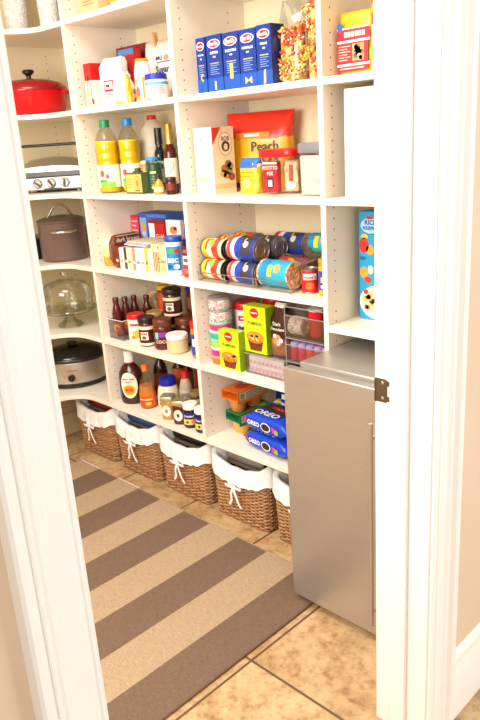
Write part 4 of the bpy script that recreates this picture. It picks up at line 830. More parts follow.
# ================================================================ S3 / shelf B : pasta
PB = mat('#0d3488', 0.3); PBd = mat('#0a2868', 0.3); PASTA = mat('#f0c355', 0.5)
def pasta(label, cx, wd, h, word, icon):
    def art(g, F, R, T):
        zt = h - 0.026
        g.ell(0, zt, wd*0.40, 0.0135, W, F, 24); g.ell(0, zt, wd*0.36, 0.0112, mat('#d3121f'), up(F), 24); g.text('Barilla', wd*0.235, W, up(up(F)), 0, zt, 0.025)
        g.text(word, wd*0.15, W, F, 0, zt - 0.027, 0.015); g.rect(-wd*.08, wd*.08, zt - 0.041, zt - 0.037, W, F, 1)
        g.rect(-wd*.28, wd*.28, zt - 0.06, zt - 0.057, mat('#c9a24a'), F, 1); bars(g, F, -wd*.28, wd*.28, zt - 0.066, 5, 0.0065, mat('#7fa0d8'), 0.0018)
        g.rect(-wd*.5, wd*.5, 0.0, 0.045, mat('#174fa8', 0.3), F, 1)
        U_ = up(F)
        if icon == 'bar': g.rect(-wd*.05, wd*.05, 0.008, 0.034, PASTA, U_, 1)
        if icon == 'long': g.rect(-wd*.09, wd*.09, 0.035, 0.08, PASTA, U_, 1)
        if icon == 'bow': g.pol([(-wd*.2, 0.012), (-wd*.2, 0.034), (0, 0.022)], PASTA, U_); g.pol([(wd*.2, 0.034), (wd*.2, 0.012), (0, 0.024)], PASTA, U_)
        if icon == 'elbow':
            for k in range(7): a = PI/2 + PI*k/6; g.ell(wd*.1 + wd*.16*math.cos(a), 0.05 + 0.009*math.sin(a), wd*.07, 0.0035, PASTA, U_, 8)
        if icon == 'pen': g.pol([(-wd*.08, 0.006), (wd*.06, 0.008), (wd*.09, 0.048), (-wd*.04, 0.044)], PASTA, U_)
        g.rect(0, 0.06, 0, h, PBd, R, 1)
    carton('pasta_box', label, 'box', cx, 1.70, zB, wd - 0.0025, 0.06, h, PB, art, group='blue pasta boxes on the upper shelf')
pasta('narrow blue pasta box with elbow picture at the upright end of row', -1.841, 0.046, 0.172, 'ELBOWS', 'elbow')
pasta('blue pasta box with short pasta bar at its foot, beside narrow box', -1.777, 0.074, 0.173, 'ROTINI', 'bar')
pasta('blue pasta box in the middle with one tall pasta strip', -1.700, 0.074, 0.171, 'BUCATINI', 'long')
pasta('blue pasta box with bow tie pasta picture', -1.626, 0.072, 0.170, 'FARFALLE', 'bow')
pasta('blue pasta box with penne picture, touching the clear pasta bag', -1.557, 0.064, 0.173, 'PENNE', 'pen')
ROT = speck_mat('tricolour_rotini', [(0.0, '#f0b23a'), (0.25, '#d8402a'), (0.45, '#f6d27a'), (0.6, '#c22a20'), (0.75, '#a8a040'), (0.9, '#f2e2c0')], 75, 0.35)
def rot_spirals(g, wd, d, z0, z1, n):
    cols = [mat('#efb840', 0.45), mat('#d5452a', 0.45), mat('#f3d48a', 0.45), mat('#b8301f', 0.45), mat('#a9a24a', 0.45)]
    for k in range(n):
        c = Vector((random.uniform(-wd/2, wd/2)*0.85, 0, random.uniform(z0, z1))); side = random.random()
        c.y = -d/2*0.86*(1 - (abs(c.x)/(wd/2))**4)**.3 if side < 0.65 else random.uniform(-d/2, d/2)*0.8
        if side >= 0.65: c.x = wd/2*0.86
        dr = Vector((random.uniform(-1, 1), random.uniform(-.3, .3), random.uniform(-1, 1))).normalized(); a = dr.orthogonal().normalized(); b = dr.cross(a)
        pts = [c + dr*(0.026*(q/10 - 0.5)) + (a*math.cos(q*1.3) + b*math.sin(q*1.3))*0.0042 for q in range(11)]
        g.tube(pts, 0.0034, random.choice(cols), 5)
def rotini_bag(label, x, y, wd, d, h, fillh):
    root = pouch('pasta_bag', label, 'bag', (x, y, zB), wd, d, h, FILM, flat=0.72, part='clear_bag', group='clear bags of twisted pasta')
    g = G(); g.loft([SE(k*wd/2, k*d/2, z, 24, 0.55) for k, z in ((0.8, 0.004), (0.88, 0.01), (0.9, fillh*0.8), (0.75, fillh), (0.3, fillh + 0.006))], ROT); g.build('pasta_fill', root, sharp=70)
    g = G(); rot_spirals(g, wd*1.0, d*1.0, 0.024, fillh, 100); o = g.build('pasta_spiral', root, sharp=70); o['kind'] = 'stuff'
    return root
rb = rotini_bag('clear bag of tricolour pasta with white label, beside the blue boxes', -1.480, 1.765, 0.1, 0.085, 0.235, 0.155)
g = G(); g.rect(-0.012, 0.012, 0, 0.115, W, lambda x, y: (0.0535 + 0.0 - abs(x)*0.05, x - 0.012, 0.03 + y), 2); bars(g, lambda x, y: (0.0545, x - 0.012, 0.03 + y), -0.009, 0.009, 0.105, 9, 0.011, mat('#9a8a88')); g.build('back_label', rb)
rotini_bag('tall clear bag of tricolour pasta against the shelf upright', -1.378, 1.762, 0.08, 0.085, 0.27, 0.215)

# ================================================================ S3 / shelf C
def art_sem(g, F, R, T):
    BE = mat('#ecd9b4')
    g.ell(-0.012, 0.185, 0.006, 0.008, mat('#8aa0d8'), F); g.rect(-0.03, 0.0, 0.115, 0.119, mat('#d8c49a'), F, 1); g.rect(-0.03, 0.01, 0.045, 0.062, mat('#d5c8a8'), F, 1); bars(g, up(F), -0.028, 0.008, 0.058, 3, 0.005, mat('#b8a47c')); g.rect(-0.045, 0.045, 0.0, 0.012, mat('#f3e6cc'), F, 1)
    # side panel seen to the right
    g.rect(0, 0.105, 0, 0.224, mat('#f0dcb6'), R, 1); R2 = up(R)
    g.pol([(0.0, 0.224), (0.0, 0.165), (0.045, 0.224)], mat('#d3301f'), R2)
    g.ell(0.062, 0.168, 0.034, 0.040, mat('#d8b070'), R2, 24); R3 = up(R2); g.ell(0.062, 0.168, 0.030, 0.036, mat('#f4e8cc'), R3, 24); g.text('BOB', 0.02, mat('#5a2a1a'), up(R3), 0.062, 0.185, 0.02); g.ell(0.062, 0.160, 0.02, 0.018, mat('#4a2c1c'), up(R3)); g.ell(0.062, 0.158, 0.010, 0.011, mat('#f0d8b8'), up(up(R3)))
    for (a, b, c) in ((0.05, 0.085, '#b06a3a'), (0.075, 0.075, '#9a8a4a'), (0.06, 0.062, '#c88a5a'), (0.085, 0.055, '#a5503a'), (0.07, 0.100, '#8a6a3a'), (0.045, 0.068, '#d0a878'), (0.08, 0.092, '#c98a6a')): g.ell(a, b, 0.016, 0.013, mat(c), R3, 14)
    g.rect(0, 0.105, 0.018, 0.034, mat('#e0c48c'), R2, 1)
carton('grain_box', 'tall cream food box with red corner flash and round emblem on side', 'box', -1.875, 1.71, zC, 0.092, 0.105, 0.226, mat('#f1e6cf'), art_sem)
YEL = mat('#f0b21a', 0.3); REDP = mat('#e0301a', 0.28)
def art_peach(g, F):
    g.rect(-0.085, 0.05, 0.18, 0.2, mat('#f28a1a'), F, 12); g.rect(-0.05, 0.01, 0.186, 0.195, W, up(F), 6); g.text('Peach', 0.046, mat('#3a2412'), F, 0.03, 0.15, 0.02); g.text("O's", 0.046, mat('#3a2412'), F, 0.05, 0.108, 0.02); g.ell(-0.03, 0.055, 0.035, 0.03, mat('#f6d25a'), F); g.ell(-0.03, 0.055, 0.018, 0.015, mat('#f08a3a'), up(F)); g.rect(-0.1, -0.06, 0.01, 0.028, mat('#2a4ab8'), F, 4)
pouch('candy_bag', 'large yellow bag with red top and dark lettering leaning at the back', 'bag', (-1.79, 1.918, zC), 0.24, 0.08, 0.268, YEL, mf=lambda t, u: REDP if t > 0.67 else YEL, art=art_peach, crumple=0.004, flat=0.7, topw=1.12, rz=0.3, tilt=0.0)
def art_yb(g, F): g.rect(-0.04, 0.04, 0.086, 0.105, mat('#2a5fb8'), F, 6); bars(g, F, -0.03, 0.03, 0.07, 4, 0.013, mat('#c88a1a'), 0.004); g.ell(0.0, 0.035, 0.02, 0.014, mat('#f7e08a'), F)
pouch('snack_bag', 'small yellow bag with blue sealed top in front of the candy bag', 'bag', (-1.706, 1.772, zC), 0.085, 0.05, 0.118, mat('#f3c92c', 0.3), mf=lambda t, u: mat('#2f6fc0', 0.3) if t > 0.84 else (W if t > 0.78 else mat('#f3c92c', 0.3)), art=art_yb, crumple=0.003)
t = thing('food_container', 'clear square container with red lid holding pasta packets', 'container', (-1.572, 1.735, zC), 0)
g = G(); a, b, h = 0.072, 0.07, 0.118
g.loft([[(k*x_, b + k*y_, z) for x_, y_, _ in SE(a, b, 0, 24, 0.3)] for k, z in ((0.9, 0.0005), (0.95, 0.006), (0.97, 0.11), (0.99, h))], PLASTIC, cap=False); g.build('tub', t, sharp=60)
g = G(); g.loft([[(k*x_, b + k*y_, z) for x_, y_, _ in SE(a, b, 0, 24, 0.3)] for k, z in ((1.02, h), (1.04, h + 0.003), (1.04, h + 0.02), (1.0, h + 0.024))], mat('#e0161c', 0.3)); g.build('lid', t, sharp=50)
def art_ris(g, F, R, T): g.text('RISOTTO', 0.0165, W, F, 0, 0.078, 0.02); g.text('MIX', 0.0165, W, F, 0, 0.06, 0.02); g.rect(-0.014, 0.014, 0.012, 0.046, mat('#1a1a1a'), F, 1); g.rect(-0.009, 0.009, 0.018, 0.04, W, up(F), 1); g.rect(-0.031, 0.031, 0.09, 0.097, W, F, 1)
carton('risotto_packet', 'red RISOTTO MIX packet inside the red-lidded container', 'packet', -1.604, 1.752, zC + 0.006, 0.060, 0.02, 0.098, mat('#d3131f'), art_ris)
for i, (x_, y_, c_, rz_) in enumerate(((-1.540, 1.79, '#e0c890', 0.25), (-1.55, 1.822, '#d8b878', 0.1), (-1.54, 1.85, '#efe0ba', -0.1))):
    pouch('noodle_packet', ['tan noodle packet in front inside the red-lidded container', 'golden noodle packet in the middle of the red-lidded container', 'pale noodle packet at the back of the red-lidded container'][i], 'packet', (x_, y_, zC + 0.007), 0.05, 0.02, 0.1, mat(c_, 0.35), art=(lambda g, F: (g.rect(-0.006, 0.006, 0.03, 0.085, RED, F, 2), g.ell(0.0, 0.02, 0.018, 0.012, W, F))) if i == 0 else None, rz=rz_, crumple=0.003, group='noodle packets in the container')
t = thing('flour_canister', 'clear canister of pale flour with grey lid against the upright', 'container', (-1.402, 1.715, zC), 0)
g = G(); a, b, h = 0.052, 0.06, 0.128
g.loft([[(k*x_, b + k*y_, z) for x_, y_, _ in SE(a, b, 0, 24, 0.25)] for k, z in ((0.94, 0.0005), (0.97, 0.004), (1, h))], PLASTIC, cap=False); g.build('tub', t, sharp=60)
g = G(); g.loft([[(k*x_, b + k*y_, z) for x_, y_, _ in SE(a, b, 0, 24, 0.25)] for k, z in ((0.9, 0.002), (0.94, 0.006), (0.965, 0.118), (0.9, 0.122))], speck_mat('pinkish_flour', [(0.2, '#e2cfc4'), (0.8, '#f0e2d8')], 400, 0.9)); g.build('flour_fill', t, sharp=60)
g = G(); g.loft([[(k*x_, b + k*y_, z) for x_, y_, _ in SE(a, b, 0, 24, 0.25)] for k, z in ((1.03, h), (1.05, h + 0.003), (1.05, h + 0.026), (1.0, h + 0.03))], mat('#77777c', 0.35)); g.build('lid', t, sharp=50)
g = G(); g.lathe([(0.006, 0.0), (0.009, 0.006), (0.007, 0.016), (0, 0.018)], mat('#4fae2a'), 12, (0.045, b + 0.04, h + 0.0295)); g.build('clip', t)

# ================================================================ S3 / shelf D : can rack
t = thing('can_rack', 'chrome wire rack holding two tiers of tins lying on their sides', 'rack', (0, 0, 0))
g = G(); wr = 0.0021
for (x0, x1) in ((-1.93, -1.475),):
    for zz, yy in ((zD + 0.004, 1.685), (zD + 0.004, 1.95), (zD + 0.035, 1.682)):
        g.tube([(x0, yy, zz), (x1, yy, zz)], wr, WIRE)
    for x_ in (-1.925, -1.80, -1.785, -1.645, -1.63, -1.478):
        g.tube([(x_, 1.682, zD + 0.037), (x_, 1.684, zD + 0.004), (x_, 1.95, zD + 0.004)], wr, WIRE)
        g.tube([(x_, 1.95, zD + 0.0035), (x_, 1.958, zD + 0.06), (x_, 1.958, zD + 0.12)], wr, WIRE)
for x_ in (-1.48,):
    g.tube([(x_, 1.682, zD + 0.037), (x_, 1.74, zD + 0.083), (x_, 1.90, zD + 0.105), (x_, 1.958, zD + 0.165)], wr, WIRE)
    g.tube([(x_ + 0.01, 1.682, zD + 0.08), (x_ + 0.01, 1.9, zD + 0.104)], wr, WIRE)
    g.tube([(x_ + 0.01, 1.682, zD + 0.08), (x_, 1.682, zD + 0.037)], wr, WIRE); g.tube([(x_ + 0.01, 1.9, zD + 0.104), (x_, 1.958, zD + 0.165)], wr, WIRE)
g.build('wire_frame', t, sharp=70)
GREYL = mat('#6c6a72', 0.35, 0.4)
YW = [(0.05, .28, mat('#f2b62c')), (.28, .52, mat('#f5ead2')), (.52, .8, mat('#e04a2c')), (.8, .95, mat('#f3e3c0'))]
BLUE_L = [(0.05, .16, mat('#e8384a')), (.16, .30, mat('#f2e6d8')), (.30, .95, mat('#1c3fae'))]
def grey_art(g, F): g.rect(-0.04, 0.04, 0.002, 0.05, mat('#3c3a46'), F, 10); g.ell(0.0, 0.026, 0.012, 0.012, mat('#c8c8d0'), up(F)); g.rect(-0.03, -0.01, 0.012, 0.018, mat('#d8c04a'), up(F), 4)
def soup_art(g, F): g.ell(-0.005, 0.0, 0.016, 0.012, mat('#8aa83a'), F); g.ell(0.018, 0.012, 0.010, 0.012, mat('#c8321c'), F); g.ell(-0.02, -0.014, 0.008, 0.012, mat('#e8902a'), F); g.rect(-0.02, 0.02, -0.03, -0.022, RED, up(F), 5)
def chick_art(g, F): g.rect(-0.03, 0.03, -0.045, -0.02, mat('#1e86b8'), F, 8); g.rect(-0.04, 0.04, 0.0, 0.04, mat('#2aa6c8'), F, 8); g.ell(0.0, 0.02, 0.016, 0.014, mat('#e8a05a'), up(F)); g.rect(-0.01, 0.03, -0.02, -0.002, mat('#f0d22a'), F, 5)
zt = zD + 0.0063; zu = zt + 0.074
SPEC = [(-1.863, 1.725, zt, 0.037, 0.112, YW, soup_art, 'yellow and red soup tin in the front bottom corner of the rack'),
        (-1.863, 1.735, zu, 0.037, 0.112, YW, soup_art, 'yellow and red soup tin on top beside the shelf pin holes'),
        (-1.715, 1.727, zt, 0.038, 0.128, BLUE_L, grey_art, 'blue and grey tin at the front bottom of the rack'),
        (-1.715, 1.737, zt + 0.077, 0.041, 0.138, BLUE_L, grey_art, 'large blue tin in front on top tier with bare metal end'),
        (-1.560, 1.73, zt, 0.046, 0.135, [(0.05, .3, mat('#2090c0')), (.3, .95, mat('#2aa6c8'))], chick_art, 'turquoise chickpea tin nearest the fridge at the rack bottom'),
        (-1.863, 1.805, zt, 0.037, 0.112, YW, soup_art, 'yellow soup tin second from front on the bottom tier'),
        (-1.863, 1.82, zu, 0.037, 0.112, YW, soup_art, 'yellow soup tin second from front on the top tier'),
        (-1.863, 1.898, zu, 0.037, 0.112, [(0.05, .4, mat('#f0a22c')), (.4, .95, mat('#e0452a'))], soup_art, 'orange soup tin at the back of the top tier'),
        (-1.863, 1.883, zt, 0.037, 0.112, YW, None, 'yellow soup tin at the back of the bottom tier'),
        (-1.715, 1.808, zt, 0.038, 0.128, BLUE_L, grey_art, 'blue tin second from front on the bottom tier'),
        (-1.700, 1.825, zt + 0.0775, 0.039, 0.128, [(0.05, .95, mat('#5a5866'))], grey_art, 'grey tin behind the large blue tin on the top tier'),
        (-1.560, 1.823, zt, 0.044, 0.135, [(0.05, .3, mat('#c23a2a')), (.3, .95, mat('#8a4a5a'))], soup_art, 'maroon tin behind the turquoise chickpea tin'),
        (-1.715, 1.886, zt, 0.038, 0.128, BLUE_L, grey_art, 'blue tin at the back of the bottom tier'),
        (-1.645, 1.905, zt + 0.0775, 0.040, 0.14, BLUE_L, grey_art, 'blue and charcoal tin at the very back of the top tier')]
DKL = mat('#55504e', 0.35, 0.7); CHK = speck_mat('chickpea_print', [(0.2, '#c8744a'), (0.5, '#efc08a'), (0.8, '#f6dcb0')], 90, 0.35)
for (x_, y_, z_, r_, L_, lb, ar, txt) in SPEC:
    can('food_can', txt, x_, y_, z_, r_, L_, lb, 'x', art=ar, group='tins lying in the wire rack', lid=DKL if lb is YW else (CHK if 'chickpea tin nearest' in txt else TINM))
def hunt_art(g, F): g.rect(-0.024, 0.024, 0.006, 0.026, mat('#f2e6da'), F, 6); g.text("Hunt's", 0.016, RED, up(F), 0, 0.014, 0.02); g.ell(0.0, -0.014, 0.014, 0.012, mat('#e86a2a'), F)
can('tomato_can', 'small red tomato tin standing upright in front of other tins', -1.437, 1.737, zD, 0.0275, 0.080, [(.04, .96, mat('#d8181c'))], 'z', art=hunt_art)
can('food_can', 'teal tin lying high on standing tins near the upright', -1.450, 1.835, zD + 0.111, 0.034, 0.070, [(.05, .95, mat('#1fae9a'))], 'x', art=chick_art)
can('food_can', 'purple tin lying against the shelf upright above the yellow jar', -1.378, 1.835, zD + 0.111, 0.033, 0.066, [(.05, .95, mat('#b04ac8'))], 'x', art=lambda g, F: g.rect(-0.03, 0.03, -0.01, 0.01, mat('#e0b0ea'), F, 6))
can('food_can', 'orange and red tin standing under the teal one', -1.430, 1.845, zD, 0.035, 0.110, [(.04, .5, mat('#d8401c')), (.5, .96, mat('#f0a02a'))], 'z', art=soup_art)
can('food_can', 'red tin standing under the purple one beside the upright', -1.358, 1.862, zD, 0.031, 0.110, [(.04, .96, mat('#c02a1c'))], 'z', art=soup_art)
jar('pickle_jar', 'yellow jar with blue label standing against the shelf upright', 'jar', -1.360, 1.735, zD, 0.031, 0.118, mat('#c8a020', 0.15), mat('#d8b23a', 0.3, 0.5), mat('#2a4a9c'), (0.2, 0.8), 0.14, art=lambda g, F: (g.rect(-0.026, 0.026, -0.006, 0.012, mat('#f2d22a'), F, 6), g.rect(-0.026, 0.026, -0.024, -0.014, mat('#e8e2c8'), F, 6)))

# ================================================================ S3 / shelf E : treats
SPK = clear('sprinkle_jar_plastic', '#fbf4f4', 0.7)
for i, (c, nm) in enumerate((('#f26a1c', 'orange'), ('#e81c8c', 'magenta'), ('#a8d05a', 'lime green'), ('#3ab8a8', 'teal'), ('#e83a78', 'pink'))):
    z_ = zE + 0.0335*i; root = thing('sprinkle_tub', nm + ' sprinkle tub in the tall stack beside the upright', 'tub', (-1.885, 1.74, z_), 0, 'stacked sprinkle tubs')
    g = G(); g.lathe([(0, 0.0003), (0.040, 0.0003), (0.042, 0.003), (0.042, 0.024), (0, 0.024)], mat(c, 0.35), 28); g.build('tub', root)
    g = G(); g.lathe([(0.043, 0.024), (0.044, 0.026), (0.044, 0.032), (0.042, 0.0333), (0, 0.0333)], mat('#e9e2e2' if i % 2 else '#8fd0b8', 0.3) if i else mat('#f6a07a', 0.3), 28); g.build('lid', root)
SPR = speck_mat('mixed_sprinkles', [(0.1, '#f3f0ec'), (0.4, '#e8b0b8'), (0.6, '#ffffff'), (0.75, '#c83a4a'), (0.9, '#8a8a90')], 220, 0.4)
for i in range(2):
    z_ = zE + 0.168 + 0.046*i; root = thing('sprinkle_tub', ['clear tub of red and white sprinkles upon the coloured tubs', 'topmost clear sprinkle tub with silver lid in the tall stack'][i], 'tub', (-1.885, 1.742, z_), 0, 'stacked sprinkle tubs')
    g = G(); g.lathe([(0, 0.0003), (0.040, 0.0003), (0.043, 0.004), (0.043, 0.036), (0.04, 0.038), (0, 0.038)], SPR, 28); g.build('tub', root)
    g = G(); g.lathe([(0.0425, 0.037), (0.0445, 0.039), (0.0445, 0.044), (0.042, 0.0456), (0, 0.0456)], mat('#bdb8b4', 0.25, 0.6), 28); g.build('lid', root)
def art_red(g, F): g.rect(-0.03, 0.045, 0.03, 0.05, mat('#d8242c'), F, 8); g.rect(-0.02, 0.03, 0.037, 0.043, W, up(F), 6); g.rect(-0.03, 0.045, -0.05, 0.028, mat('#efe6dc'), F, 8); [g.ell(random.uniform(-.03, .035), random.uniform(-.045, .02), 0.008, 0.007, mat(random.choice(['#8a4a3a', '#c86a4a', '#5a5a5a', '#d8a04a'])), up(F), 10) for k in range(14)]
jar('candy_canister', 'printed canister with wide red lid behind the front muffin box', 'canister', -1.842, 1.84, zE, 0.047, 0.225, mat('#f2ece4'), mat('#dc1a20', 0.3), None, (0.3, 0.98), 0.11, 1.06, art=art_red, neck=1.0)
jar('candy_canister', 'second red-lidded canister at the back of the treat shelf', 'canister', -1.768, 1.925, zE, 0.045, 0.235, mat('#d8d0c6'), mat('#d2161c', 0.3), None, (0.3, 0.98), 0.11, 1.06, neck=1.0)
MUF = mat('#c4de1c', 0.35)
def art_muf(w_, h_):
    def art(g, F, R, T):
        g.ell(0, h_*.86, w_*.2, w_*.17, mat('#d8181e'), F, 20); g.rect(-w_*.14, w_*.14, h_*.85, h_*.875, W, up(F), 2)
        g.text('PUMPKIN', w_*.155, mat('#4a5a12'), F, 0, h_*.63, 0.015, 0, 1.0)
        g.pol([(-w_*.25, h_*.05), (w_*.25, h_*.05), (w_*.36, h_*.3), (-w_*.36, h_*.3)], mat('#6a2a14'), F)
        for k in range(5): g.rect(-w_*.26 + k*w_*.12, -w_*.23 + k*w_*.12, h_*.06, h_*.29, mat('#8a3f1e'), up(F), 1)
        g.ell(0, h_*.34, w_*.40, h_*.13, mat('#e8872a'), up(F), 20); [g.ell(random.uniform(-.28, .28)*w_, h_*random.uniform(.29, .42), w_*.07, h_*.03, mat(random.choice(['#f6c24a', '#fbe0a0', '#c85a1a', '#f3a53a'])), up(up(F)), 10) for k in range(11)]
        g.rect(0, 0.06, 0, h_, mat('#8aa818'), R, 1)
    return art
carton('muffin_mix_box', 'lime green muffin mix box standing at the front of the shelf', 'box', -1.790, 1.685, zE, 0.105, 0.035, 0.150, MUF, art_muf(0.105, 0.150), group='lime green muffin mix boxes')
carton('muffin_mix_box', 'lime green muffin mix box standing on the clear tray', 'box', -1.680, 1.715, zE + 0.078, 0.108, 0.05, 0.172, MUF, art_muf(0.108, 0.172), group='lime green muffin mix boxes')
def art_coc(g, F): g.text('Dark', 0.018, W, F, 0.0, 0.118, 0.01); g.text('Chocolate', 0.015, W, F, 0.0, 0.1, 0.01); g.ell(0, 0.055, 0.026, 0.02, mat('#a86a3a'), F); [g.ell(random.uniform(-.022, .022), random.uniform(.03, .075), 0.009, 0.008, mat(random.choice(['#f3e6da', '#c88a5a', '#ffffff'])), up(F), 10) for k in range(9)]
pouch('marshmallow_bag', 'dark brown treat bag with white lettering and twisted white tie', 'bag', (-1.585, 1.757, zE + 0.078), 0.078, 0.06, 0.19, mat('#3a1c10', 0.28), art=art_coc, crumple=0.003, mf=lambda t, u: mat('#8a5a3a', 0.3) if t < .35 else (mat('#e9e2dc', 0.3) if t > .93 else mat('#3a1c10', 0.28)), topw=0.5, flat=0.7)
# clear tray the boxes stand on
t = thing('clear_organizer', 'clear plastic tray with pink packets beneath the muffin mix box', 'organizer', (-1.63, 1.70, zE), 0)
g = G(); a, b, h = 0.095, 0.24, 0.075; th = 0.0025
g.box((-a, 0, 0.0003), (a, b, th), PLASTIC); g.box((-a, 0, th), (a, th, h), PLASTIC); g.box((-a, b-th, th), (a, b, h), PLASTIC); g.box((-a, th, th), (-a+th, b-th, h), PLASTIC); g.box((a-th, th, th), (a, b-th, h), PLASTIC); g.box((-a, 0, h), (a, b, h+0.0022), PLASTIC); g.build('tray', t)
g = G(); EDG = mat('#9c9692', 0.25)
for z_ in (0.002, h): g.tube([(-a, 0, z_), (a, 0, z_), (a, b, z_), (-a, b, z_)], 0.0016, EDG, 5, True)
g.tube([(a, 0, 0), (a, 0, h)], 0.0016, EDG, 5); g.build('edge', t)
for i, (c, lb, z_, h_) in enumerate((('#f0c9d2', 'pink packet lying at the bottom of the clear drawer', 0.004, 0.034), ('#f3ece6', 'white packet lying upon the pink one in the clear drawer', 0.0385, 0.026))):
    carton('treat_packet', lb, 'packet', -1.63, 1.712, zE + z_, 0.17, 0.15, h_, mat(c), (lambda g, F, R, T, h_=h_, i=i: (g.rect(-0.08, 0.08, h_*.6, h_*.95, mat('#faf3f0'), F, 1), [g.rect(-0.08 + .02*k, -.07 + .02*k, h_*.1, h_*.3, mat('#e88aa0'), F, 1) for k in range(8)])))
# stacking drawers
def stack_drawer(label, x0, x1, y0, y1, z0, z1):
    t = thing('clear_organizer', label, 'organizer', ((x0+x1)/2, y0, z0), 0, 'stacked clear drawers')
    a = (x1-x0)/2; b = y1-y0; h = z1-z0; g = G(); th = 0.0025
    g.box((-a, 0, 0), (a, b, th), PLASTIC); g.box((-a, 0, th), (a, th, h*.72), PLASTIC); g.box((-a, b-th, th), (a, b, h), PLASTIC); g.box((-a, 0, th), (-a+th, b, h), PLASTIC); g.box((a-th, 0, th), (a, b, h), PLASTIC); g.build('tray', t)
    g = G(); E2 = mat('#5e545a', 0.2)
    g.tube([(-a, 0, 0.0028), (a, 0, 0.0028)], 0.0026, E2, 6); g.tube([(-a, 0, 0.002), (-a, b, 0.002)], 0.0018, E2, 6); g.tube([(-a, -0.001, h*.72), (a, -0.001, h*.72)], 0.0018, EDG, 6); g.tube([(-a, 0, h), (a, 0, h), (a, b, h), (-a, b, h)], 0.0018, EDG, 5, True)
    for s_ in (-1, 1): g.tube([(s_*a, 0, 0), (s_*a, 0, h)], 0.0016, EDG, 5)
    g.build('edge', t)
    return t
stack_drawer('clear lowest drawer of the stack beside the fridge', -1.526, -1.345, 1.705, 1.95, zE, zE + 0.078)
stack_drawer('clear drawer of little coloured shakers beside the fridge', -1.526, -1.345, 1.705, 1.95, zE + 0.0805, zE + 0.162)
stack_drawer('topmost clear drawer holding baking cups and a red tumbler', -1.526, -1.345, 1.705, 1.95, zE + 0.1645, zE + 0.272)
zl = zE + 0.0832
for i, (c, nm) in enumerate((('#e0285a', 'crimson'), ('#e83a6a', 'rose'), ('#f05a2a', 'orange'), ('#e8306a', 'pink'), ('#f08a3a', 'apricot'))):
    root = thing('sprinkle_shaker', nm + ' sprinkle shaker with lavender cap in the clear drawer', 'shaker', (-1.506 + 0.034*i, 1.73, zl), 0, 'sprinkle shakers in the drawer')
    g = G(); g.lathe([(0, 0), (0.0145, 0), (0.0155, 0.002), (0.0155, 0.042), (0.012, 0.045), (0, 0.045)], mat(c, 0.25), 18); g.build('body', root)
    g = G(); g.lathe([(0.0155, 0.0445), (0.0158, 0.047), (0.0155, 0.060), (0.012, 0.062), (0, 0.062)], mat('#b39ad0', 0.35), 18); g.build('cap', root)
zu2 = zE + 0.1672
t = thing('tumbler', 'red plastic tumbler in the topmost clear drawer', 'cup', (-1.437, 1.765, zu2), 0)
g = G(); g.lathe([(0, 0), (0.022, 0), (0.024, 0.003), (0.028, 0.09), (0.026, 0.09), (0.022, 0.006), (0, 0.006)], mat('#d8182c', 0.25), 24); g.build('cup_body', t)
g = G(); g.lathe([(0.0285, 0.09), (0.0295, 0.093), (0.0285, 0.096), (0, 0.097)], W, 24); g.build('lid', t)
t = thing('baking_cup_roll', 'roll of patterned baking cups lying in the topmost clear drawer', 'baking cups', (-1.490, 1.743, zu2 + 0.0335), 0)
g = G(); g.loft([[(x_, r_*math.cos(a), r_*math.sin(a)) for a in [2*PI*j/24 for j in range(24)] for r_ in [0.0325*k]] for x_, k in ((-0.03, 1), (0.018, 0.98), (0.024, 0.92), (0.024, 0.5), (0.01, 0.45))], speck_mat('patterned_paper', [(0.2, '#efe0d2'), (0.5, '#d8c0b0'), (0.65, '#c8a030'), (0.8, '#f6f0ea'), (0.92, '#9a6a9a')], 160, 0.7)); g.build('paper_cups', t, sharp=50)
jar('sprinkle_jar', 'white sprinkle jar at the upright end of the topmost clear drawer', 'jar', -1.372, 1.755, zu2, 0.021, 0.098, SPR, mat('#e9e2ea', 0.3), mat('#d8d0d8'), (0.3, 0.6), 0.2)
jar('sprinkle_jar', 'speckled jar behind the roll of baking cups', 'jar', -1.485, 1.845, zu2, 0.03, 0.098, SPR, mat('#c8c0c0', 0.3), None, (0.3, 0.6), 0.15)
jar('sprinkle_jar', 'grey-lidded jar behind the red tumbler', 'jar', -1.43, 1.86, zu2, 0.03, 0.1, mat('#c8a8a0', 0.3), mat('#a8a0a0', 0.3), None, (0.3, 0.6), 0.15)

